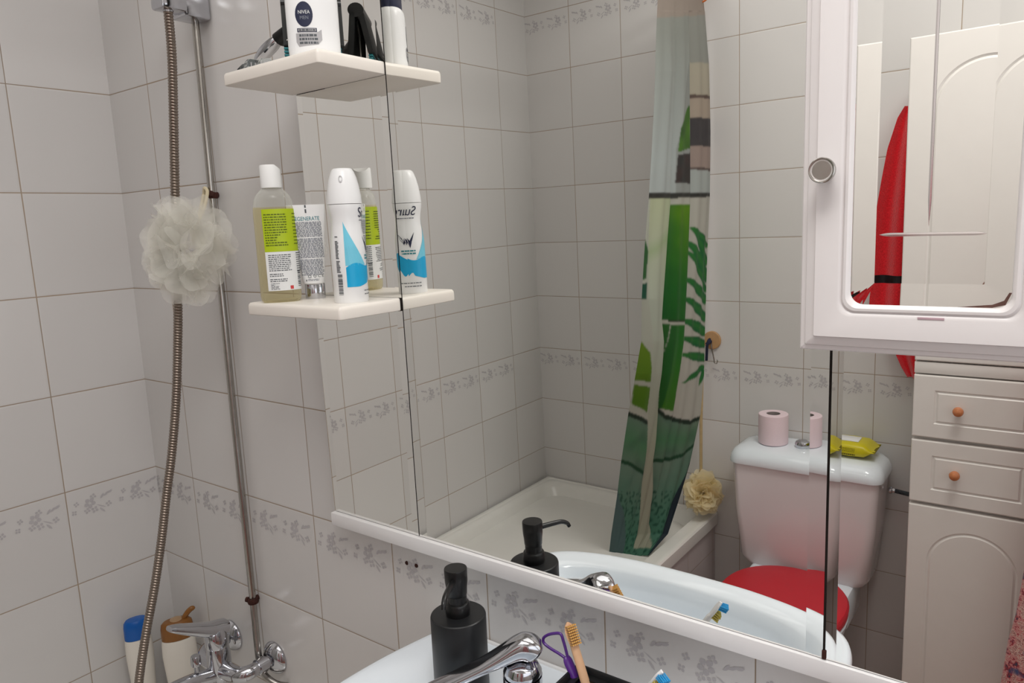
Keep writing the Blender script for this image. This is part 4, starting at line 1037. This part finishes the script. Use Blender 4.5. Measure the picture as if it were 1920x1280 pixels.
# red towel hanging between the cistern and the tall unit
def fold_sheet(bm, L, R, rows, colsn, depth, nrm, seed, thick=.006, waves=2.5):
    """L,R: lists of (z, x, y) left/right edges from top to bottom"""
    def ip(T, t):
        k = t*(len(T)-1); i = min(int(k), len(T)-2); f_ = k-i; return V(T[i]).lerp(V(T[i+1]), f_)
    g = []
    for j in range(rows+1):
        t = j/rows; a, b = ip(L, t), ip(R, t); row = []
        for i in range(colsn+1):
            s = i/colsn; q = a.lerp(b, s); d = depth(t)*(.5+.5*math.cos(2*PI*waves*s+seed+.8*t)); row.append(V((q.y, q.z, q.x))+V(nrm)*d)
        g.append(row)
    fr = [[bm.verts.new(p) for p in r_] for r_ in g]
    bk = [[bm.verts.new(p-V(nrm)*thick) for p in r_] for r_ in g]
    for j in range(rows):
        for i in range(colsn):
            bm.faces.new((fr[j][i], fr[j][i+1], fr[j+1][i+1], fr[j+1][i])); bm.faces.new((bk[j][i+1], bk[j][i], bk[j+1][i], bk[j+1][i+1]))
    for i in range(colsn):
        bm.faces.new((fr[0][i+1], fr[0][i], bk[0][i], bk[0][i+1])); bm.faces.new((fr[-1][i], fr[-1][i+1], bk[-1][i+1], bk[-1][i]))
    for j in range(rows):
        bm.faces.new((fr[j][0], fr[j+1][0], bk[j+1][0], bk[j][0])); bm.faces.new((fr[j+1][-1], fr[j][-1], bk[j][-1], bk[j+1][-1]))
    return g
tw_ = thing('red_towel', 'red terry towel hanging on the back wall beside the tall cabinet', 'towel', (1.285, D, 1.72))
yw = D+.034
Lf = [(1.716, 1.276, yw), (1.69, 1.262, yw), (1.62, 1.2430, yw), (1.55, 1.2330, yw), (1.467, 1.2225, yw), (1.377, 1.2165, yw), (1.31, 1.2160, yw), (1.257, 1.2110, yw), (1.20, 1.2100, yw), (1.10, 1.2300, yw), (1.04, 1.256, yw), (1.012, 1.272, yw)]
Rt = [(1.716, 1.302, yw), (1.69, 1.308, yw), (1.62, 1.314, yw), (1.55, 1.316, yw), (1.467, 1.317, yw), (1.377, 1.317, yw), (1.31, 1.317, yw), (1.257, 1.317, yw), (1.20, 1.317, yw), (1.10, 1.317, yw), (1.04, 1.316, yw), (1.004, 1.310, yw)]
bm = B(); fold_sheet(bm, Lf, Rt, 150, 26, lambda t: .012+.016*min(1, t*3), (0, 1, 0), .6, .009, 1.4)
to_ = obj('cloth', bm, [m_red, m_band], tw_, smooth=80)
for p_ in to_.data.polygons:
    zc = p_.center.z+1.72
    if 1.2935 < zc < 1.3150: p_.material_index = 1
bm = B(); tube(bm, catmull([(1.289, D+.024, 1.712), (1.291, D+.03, 1.728), (1.289, D+.016, 1.738), (1.287, D+.014, 1.726)], 6), .003, 8); obj('hanging_loop', bm, m_red, tw_)
hk = thing('towel_hook', 'small chrome hook on the back wall holding the red towel', 'hook', (1.289, D, 1.735))
bm = B(); tube(bm, catmull([(1.289, D+.0005, 1.738), (1.289, D+.018, 1.733), (1.289, D+.028, 1.736), (1.289, D+.031, 1.748)], 6), .0035, 10); lathe(bm, [(0, 0), (.012, 0), (.011, .003), (0, .004)], seg=20, M=align((1.289, D+.0005, 1.738), (0, 1, 0))); obj('hook_arm', bm, m_chrome, hk)

# mottled dressing gown hanging from the tall unit
rb_ = thing('dressing_gown', 'mottled pink and blue fleece dressing gown hanging from the tall cabinet', 'dressing gown', (1.68, FY+.04, 1.6))
bm = B()
def gl_(z, x0, x1, y0, y1, seed):
    out = []; cxx, cyy = (x0+x1)/2, (y0+y1)/2
    for k in range(64):
        a = 2*PI*k/64; w_ = 1+.05*math.sin(7*a+seed)*(1.6-z)*.9; out.append(V((cxx+(x1-x0)/2*math.copysign(abs(math.cos(a))**.8, math.cos(a))*w_, cyy+(y1-y0)/2*math.copysign(abs(math.sin(a))**.8, math.sin(a))*w_, z)))
    return out
yc0 = FY+.022
loops = [gl_(z, x0, x1, yc0, yc0+dp, .3+(1.6-z)*.6) for z, x0, x1, dp in ((1.60, 1.672, 1.70, .02), (1.585, 1.655, 1.72, .03), (1.55, 1.635, 1.76, .05), (1.48, 1.612, 1.81, .08), (1.30, 1.60, 1.83, .10), (1.10, 1.595, 1.84, .105), (.90, 1.588, 1.85, .11), (.676, 1.5745, 1.86, .115), (.57, 1.5660, 1.865, .118), (.50, 1.5550, 1.87, .12), (.39, 1.5470, 1.875, .12), (.30, 1.545, 1.88, .12), (.28, 1.55, 1.875, .115))]
loft(bm, loops); obj('gown_body', bm, m_robe, rb_, smooth=80)
for s in (-1, 1):
    bm = B(); x = 1.715+s*.085
    tube(bm, catmull([(1.70+s*.045, FY+.115, 1.53), (x, FY+.14, 1.42), (x+s*.012, FY+.15, 1.2), (x+s*.02, FY+.15, .97)], 8), lambda t: .03+.024*t, 20, sq=(1, .6)); obj('sleeve', bm, m_robe, rb_, smooth=80)
bm = B(); tube(bm, catmull([(1.66, FY+.09, 1.56), (1.685, FY+.10, 1.595), (1.71, FY+.10, 1.56), (1.705, FY+.145, 1.3), (1.70, FY+.150, 1.1)], 8), .014, 12, sq=(1, .5)); obj('collar', bm, m_robe, rb_, smooth=80)
gh = thing('over_door_hook', 'metal strap hook on the tall cabinet holding the dressing gown', 'hook', (1.60, FY, 1.6))
bm = B(); tube(bm, catmull([(ux1+.0025, FY-.03, 1.625), (1.64, FY-.015, 1.622), (1.672, FY+.02, 1.615), (1.685, FY+.034, 1.605), (1.685, FY+.046, 1.612)], 6), .004, 10); box(bm, ux1+.0005, ux1+.004, FY-.05, FY-.012, 1.60, 1.65, .001); obj('hook_arm', bm, m_steel, gh)

# ------------------------------------------------------------------ shower curtain
rod = thing('curtain_rod', 'white shower curtain rod above the outer edge of the bathtub', 'curtain rod', (.69, -.78, 2.16))
bm = B(); tube(bm, [(.69, -.002, 2.165), (.69, D+.002, 2.165)], .0125, 20); obj('pole', bm, m_wp, rod)
for y, d in ((-.0005, -1), (D+.0005, 1)):
    bm = B(); lathe(bm, [(0, 0), (.028, 0), (.026, .006), (.016, .012), (0, .012)], seg=24, M=align((.69, y, 2.165), (0, d, 0))); obj('end_flange', bm, m_wp, rod)
cu = thing('shower_curtain', 'white shower curtain printed with bamboo, leaves and stones, gathered against the back wall', 'shower curtain', (.69, -1.35, 2.13))
EL = [(2.128, .69, -1.215), (2.03, .69, -1.198), (1.8907, .69, -1.1729), (1.7092, .69, -1.1457), (1.54, .69, -1.1221), (1.4265, .69, -1.101), (1.2692, .69, -1.0776), (1.1485, .68, -1.088), (1.056, .66, -1.0868), (.9294, .62, -1.1073), (.7641, .58, -1.1228), (.6488, .55, -1.1471), (.5061, .51, -1.1762), (.4219, .49, -1.1926)]
ER = [(2.128, .69, -1.500), (2.0852, .69, -1.5219), (1.9364, .69, -1.5480), (1.7299, .69, -1.5520), (1.5331, .69, -1.5470), (1.4, .69, -1.5333), (1.2143, .69, -1.5169), (1.078, .69, -1.5012), (.9746, .69, -1.4904), (.8466, .685, -1.465), (.6872, .665, -1.4141), (.59, .65, -1.3706), (.4762, .63, -1.3219), (.4425, .615, -1.2188)]
TV = [t/1045 for t in (-90, 20, 120, 250, 370, 450, 560, 640, 700, 775, 870, 930, 1000, 1045)]
PALE = [(.01, .356), (.058, .5359), (.118, .6699), (.204, .7656), (.292, .8612), (.40, .9569), (.50, 1.0), (.90, 1.0), (.62, .93), (.539, .8612), (.408, .7656), (.341, .689), (.265, .5742), (.307, .4593), (.346, .356)]
ST1 = [(.345, .3675), (.635, .3675), (.661, .4593), (.609, .5732), (.265, .5742), (.305, .4593)]
ST2 = [(.367, .5828), (.586, .5828), (.551, .6699), (.554, .7368), (.391, .7321), (.325, .6507)]
THIN2 = [(.272, .58), (.36, .58), (.325, .6507), (.36, .70), (.335, .70)]
OL1 = [(.0, .6124), (.08, .6316), (.14, .6842), (.0, .6813)]
OL2 = [(.0, .689), (.145, .6928), (.168, .7388), (.011, .7244)]
SL = [(.0, .4306), (.033, .4498), (.03, .50), (-.03, .5024)]
SL2 = [(-.03, .51), (.039, .5072), (.042, .5359), (-.03, .5359)]
GL = [(.579, .1895), (.698, .1943), (.678, .2632), (.417, .2727), (.441, .2297)]
DS = [(.418, .2775), (.654, .2737), (.65, .3301), (.398, .3273)]
NR = [(.985, .8469), (1.01, .84), (1.2, 1.0), (.93, 1.0), (.876, .9474), (.887, .8995)]
NL = [(-.02, .86), (.03, .8995), (.152, .933), (.27, 1.0), (-.03, 1.0)]
LEAF = [((.697, .4072), (.99, .4419), 8.3), ((.684, .4072), (.999, .4731), 10.1), ((.651, .4305), (1.02, .5016), 13.1), ((.64, .4447), (.993, .5215), 7.7), ((.638, .4959), (1.01, .5414), 12.5), ((.636, .5314), (1.01, .5726), 13.1), ((.629, .5721), (1.01, .5968), 15.4), ((.625, .6053), (1.0, .6181), 14.9), ((.637, .6357), (1.0, .6414), 13.7), ((.685, .6877), (.99, .6565), 7.7), ((.942, .692), (.995, .6636), 4.8)]
W1 = [(0, .7426), (.209, .7579), (.397, .7368), (.471, .7474), (.653, .7531), (.748, .756), (.864, .7579), (1.01, .7493)]
W2 = [(0, .8280), (.051, .8297), (.273, .8478), (.518, .8268), (.71, .8239), (.886, .8134), (1.041, .7923)]
def inside(P_, s, t):
    c = False; j = len(P_)-1
    for i in range(len(P_)):
        (x1, y1), (x2, y2) = P_[i], P_[j]
        if (y1 > t) != (y2 > t) and s < (x2-x1)*(t-y1)/(y2-y1)+x1: c = not c
        j = i
    return c
def at_(P_, s):
    for (a, b), (c, d) in zip(P_, P_[1:]):
        if a <= s <= c: return b+(d-b)*(s-a)/(c-a)
    return P_[0][1] if s < P_[0][0] else P_[-1][1]
def mixc(a, b, k): k = max(0, min(1, k)); return tuple(x+(y-x)*k for x, y in zip(a, b))
import mathutils.noise as MN
def cloth(s, t):
    """colour (sRGB) of the cloth: the print, plus fold tones painted in; s across, t from top 0 to hem 1"""
    v = t*1045
    nz = MN.noise(V((s*9, t*40, 0))); nf = MN.noise(V((s*40, t*160, 3)))
    white = (214, 214, 206)
    pale = inside(PALE, s, t)
    if t < .0265+.009*(1-s)*0+.006*(1-s): return (186, 172, 160)
    if v < 362:
        c = mixc((172, 176, 168), (205, 214, 212), (v-60)/240)
        if s > .665:
            lv = v+(s-.8)*-10
            for a, b, q in ((0, 118, (176, 178, 170)), (118, 178, (206, 198, 178)), (178, 184, (110, 92, 84)), (184, 221, (200, 184, 166)), (221, 274, (84, 80, 82)), (274, 314, (188, 168, 158)), (314, 319, (110, 92, 88)), (319, 362, (204, 212, 208))):
                if a <= lv < b: c = mixc(q, (60, 56, 56), .25*abs(nz)) if q[0] < 100 else q
        elif s > .40 and inside(GL, s, t): c = (84+20*nz, 130+30*nz, 52) if not (s > .6 and .215 < t < .25) else (196, 200, 190)
        elif s > .39 and inside(DS, s, t): c = (74+16*nz, 68, 66)
        elif s > .40 and v > 120:
            f_ = .39+(.60-.39)*(1-(v-110)/180)
            if s > f_: c = mixc(c, (150, 152, 146), .5)  # darker past the diagonal fold line, fold shade painted into the colour
        return c
    if v < 369+(1-s)*4: return (66, 66, 62)
    w1 = at_(W1, s)
    if pale and t < .985:
        k = (v-372)/650
        c = mixc((214, 222, 184), (206, 214, 196), (v-372)/200)  # front fold: its pale translucent look is painted into the colour
        edge = min(1, abs(s-(.30 if v < 600 else .36))*9)
        c = mixc(c, (196, 214, 176), .5*(1-edge))
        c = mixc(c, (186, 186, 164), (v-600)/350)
        c = mixc(c, (150, 190, 120), .35*max(0, 1-abs(v-455-(s-.2)*-120)/22)) if v < 500 else c
        return c
    if t < w1-.0045:
        if inside(ST1, s, t): return mixc(mixc((108, 160, 28), (40, 122, 40), (v-390)/150), (28, 100, 40), .55*max(0, (.47-s)/.12)+.2*nz)
        if inside(ST2, s, t): return mixc((46, 132, 44), (74, 140, 36), (v-640)/120) if s > .42 else (44, 112, 46)
        if inside(THIN2, s, t): return (50, 116, 50)
        if inside(OL1, s, t) or inside(OL2, s, t): return mixc((120, 156, 40), (92, 140, 36), (v-640)/110)
        if inside(SL, s, t): return (60, 110, 62)
        if inside(SL2, s, t): return (36, 92, 70)
        if .34 < s < .63 and .5732 <= t < .5765: return (40, 70, 34)
        for a, b, wd in LEAF:
            ds, dt = (b[0]-a[0])*115, (b[1]-a[1])*1045; L_ = math.hypot(ds, dt); ps, pt = (s-a[0])*115, (t-a[1])*1045
            q = (ps*ds+pt*dt)/L_/L_; d = abs(ps*dt-pt*ds)/L_
            if 0 < q < 1.03 and d < wd*.66*max(0, math.sin(PI*min(1, q*.72+.02)))**.8:
                return mixc((58, 140, 62), (34, 116, 66), d/(wd*.6)+.3*nz)
        return mixc((218, 216, 204), (200, 204, 188), (.75-s)*1.2 if s < .66 else 0)
    if t < w1+.0035: return (44, 62, 50)
    w2 = at_(W2, s)
    if inside(NR, s, t) or (s > .985 and t > .83): return (42, 56, 66)
    if inside(NL, s, t): return (96, 122, 122)
    if t < w2-.004:
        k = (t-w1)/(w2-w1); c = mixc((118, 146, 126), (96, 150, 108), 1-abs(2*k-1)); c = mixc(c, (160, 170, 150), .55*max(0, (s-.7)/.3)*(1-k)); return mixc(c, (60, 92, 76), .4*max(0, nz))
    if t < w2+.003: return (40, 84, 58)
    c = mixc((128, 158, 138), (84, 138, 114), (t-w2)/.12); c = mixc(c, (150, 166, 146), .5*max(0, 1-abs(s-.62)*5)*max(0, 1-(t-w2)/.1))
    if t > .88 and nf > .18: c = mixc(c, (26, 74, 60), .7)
    return mixc(c, (60, 112, 94), .35*max(0, nz))
def edge(T_, t):
    i = 0
    while i < len(TV)-2 and TV[i+1] < t: i += 1
    k = (t-TV[i])/(TV[i+1]-TV[i]); return V(T_[i]).lerp(V(T_[i+1]), k)
NS, NT = 190, 620
bm = B(); cl = bm.loops.layers.float_color.new('print'); g = []; cg = []
for j in range(NT+1):
    t = TV[0]+(1.0-TV[0])*j/NT; a, b = edge(EL, t), edge(ER, t); row = []; crow = []
    for i in range(NS+1):
        s = i/NS; q = a.lerp(b, s)
        pr = .34 if t < .36 else at_([(.356, .345), (.46, .307), (.574, .265), (.69, .341), (.766, .408), (.861, .539), (1.0, .8)], t) if t > .356 else .34
        fd = min(1, max(0, (t+.02)/.15))
        h = .016*max(0, math.sin(PI*min(1, s/max(.05, pr))))**.7 if s < pr else 0
        h -= .010*math.exp(-((s-pr-.015)/.03)**2)
        h += .010*math.sin(PI*(s-pr)/(.66-pr))**1 if pr < s < .66 else 0
        h -= .010*math.exp(-((s-.66)/.035)**2)
        h += .006*math.sin(PI*(s-.66)/.34) if s > .66 else 0
        h += .0025*math.sin(s*42+t*5)+.004*math.sin(t*9+s*6)
        if t < .02: h = h*.6+.004*math.sin(s*30)
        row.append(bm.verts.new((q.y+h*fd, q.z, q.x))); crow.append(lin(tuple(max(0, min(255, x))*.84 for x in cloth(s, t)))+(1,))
    g.append(row); cg.append(crow)
for _ in range(2):   # soften the print edges
    cg = [[tuple((4*cg[j][i][q]+cg[max(0, j-1)][i][q]+cg[min(NT, j+1)][i][q]+cg[j][max(0, i-1)][q]+cg[j][min(NS, i+1)][q])/8 for q in range(4)) for i in range(NS+1)] for j in range(NT+1)]
for j in range(NT):
    for i in range(NS):
        f_ = bm.faces.new((g[j][i], g[j+1][i], g[j+1][i+1], g[j][i+1]))
        for lp_, c_ in zip(f_.loops, (cg[j][i], cg[j+1][i], cg[j+1][i+1], cg[j][i+1])): lp_[cl] = c_
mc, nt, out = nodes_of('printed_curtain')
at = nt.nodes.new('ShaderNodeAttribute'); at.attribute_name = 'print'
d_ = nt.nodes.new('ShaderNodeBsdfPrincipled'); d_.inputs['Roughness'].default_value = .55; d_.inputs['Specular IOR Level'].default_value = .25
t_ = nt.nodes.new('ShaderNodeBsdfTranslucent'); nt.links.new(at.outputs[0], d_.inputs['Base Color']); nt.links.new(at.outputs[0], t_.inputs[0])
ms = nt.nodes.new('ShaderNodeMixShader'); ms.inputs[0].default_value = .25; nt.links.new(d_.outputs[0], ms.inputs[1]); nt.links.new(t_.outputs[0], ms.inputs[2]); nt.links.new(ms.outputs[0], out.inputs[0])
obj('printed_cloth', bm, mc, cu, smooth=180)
for k, (y, m_, lb) in enumerate(((-1.245, m_wp, 'white'), (-1.34, m_wp, 'white'), (-1.43, m_wp, 'white'), (-1.50, m_orange, 'orange'))):
    bm = B(); tube(bm, [(.69+.026*math.cos(a), y+.004*math.sin(a), 2.143+.036*math.sin(a)) for a in [2*PI*q/28 for q in range(29)]], .0028, 8)
    obj('curtain_ring', bm, m_, cu, label=lb+' curtain ring')

# wooden disc hook with cord, and a long-handled bath brush standing in the tub corner
wd = thing('wall_hook', 'round wooden disc hook with a navy cord on the back wall beside the curtain', 'hook', (.692, D, 1.072))
bm = B(); lathe(bm, [(0, 0), (.029, 0), (.030, .002), (.030, .007), (.028, .009), (0, .0095)], seg=36, M=align((.690, D+.0004, 1.0725), (0, 1, 0))); obj('disc', bm, m_cork, wd)
bm = B(); tube(bm, catmull([(.684, D+.009, 1.076), (.683, D+.018, 1.072), (.680, D+.022, 1.055), (.676, D+.016, 1.03), (.673, D+.012, 1.005)], 6), .0045, 8); tube(bm, catmull([(.688, D+.012, 1.072), (.684, D+.02, 1.066), (.678, D+.022, 1.06)], 5), .006, 8); obj('cord', bm, m_cord, wd, label='navy cord')
bm = B(); tube(bm, catmull([(.690, D+.010, 1.068), (.694, D+.016, 1.045), (.700, D+.016, 1.015), (.703, D+.018, 1.001), (.711, D+.020, .999), (.714, D+.020, 1.008), (.712, D+.020, 1.013)], 6), .0020, 8); obj('wire_hook', bm, m_steel, wd)
bb = thing('bath_brush', 'cream net bath puff on a long wooden handle standing on the tub corner', 'bath brush', (.68, -1.50, .48))
bm = B(); tube(bm, [(.6680, D+.034, .985), (.6640, D+.040, .80), (.6660, D+.050, .60)], .0052, 12); obj('handle', bm, mat('pale_wood_stick', (196, 172, 128), .5, var=.15, scale=60), bb)
bm = B(); puff(bm, (.6805, -1.4860, .5700), .070, 90, 9, (1, .92, 1.15), .15, 20, (4, 8), (.06, .16)); obj('net_puff', bm, m_net2, bb, smooth=80, label='cream net puff')

# ------------------------------------------------------------------ light
def area(name, loc, rot, size, power, color, sy=None):
    l = bpy.data.lights.new(name, 'AREA'); l.energy = power; l.color = color; l.size = size
    if sy: l.shape = 'RECTANGLE'; l.size_y = sy
    o = bpy.data.objects.new(name, l); col.objects.link(o); o.location = loc; o.rotation_euler = rot; return o
area('ceiling_lamp', (1.60, -.70, 2.46), (0, 0, 0), .45, 9.4, (1.0, .985, .96))
area('ceiling_fill', (.95, -.80, 2.47), (0, 0, 0), 1.0, 5.5, (1.0, .985, .965), 1.2)  # added fill under the ceiling, no real lamp; lifts the far, darker side
area('doorway_daylight', (2.24, -.75, 1.45), (0, math.radians(90), 0), .7, 3.2, (.84, .92, 1.0), 1.3)
w_ = bpy.data.worlds.new('world'); bpy.context.scene.world = w_; w_.use_nodes = True
bg = w_.node_tree.nodes.get('Background') or w_.node_tree.nodes.new('ShaderNodeBackground'); bg.inputs[0].default_value = (.9, .95, 1, 1); bg.inputs[1].default_value = .3
sc = bpy.context.scene
sc.view_settings.view_transform = 'Standard'; sc.view_settings.look = 'None'; sc.view_settings.exposure = 0; sc.view_settings.gamma = 1
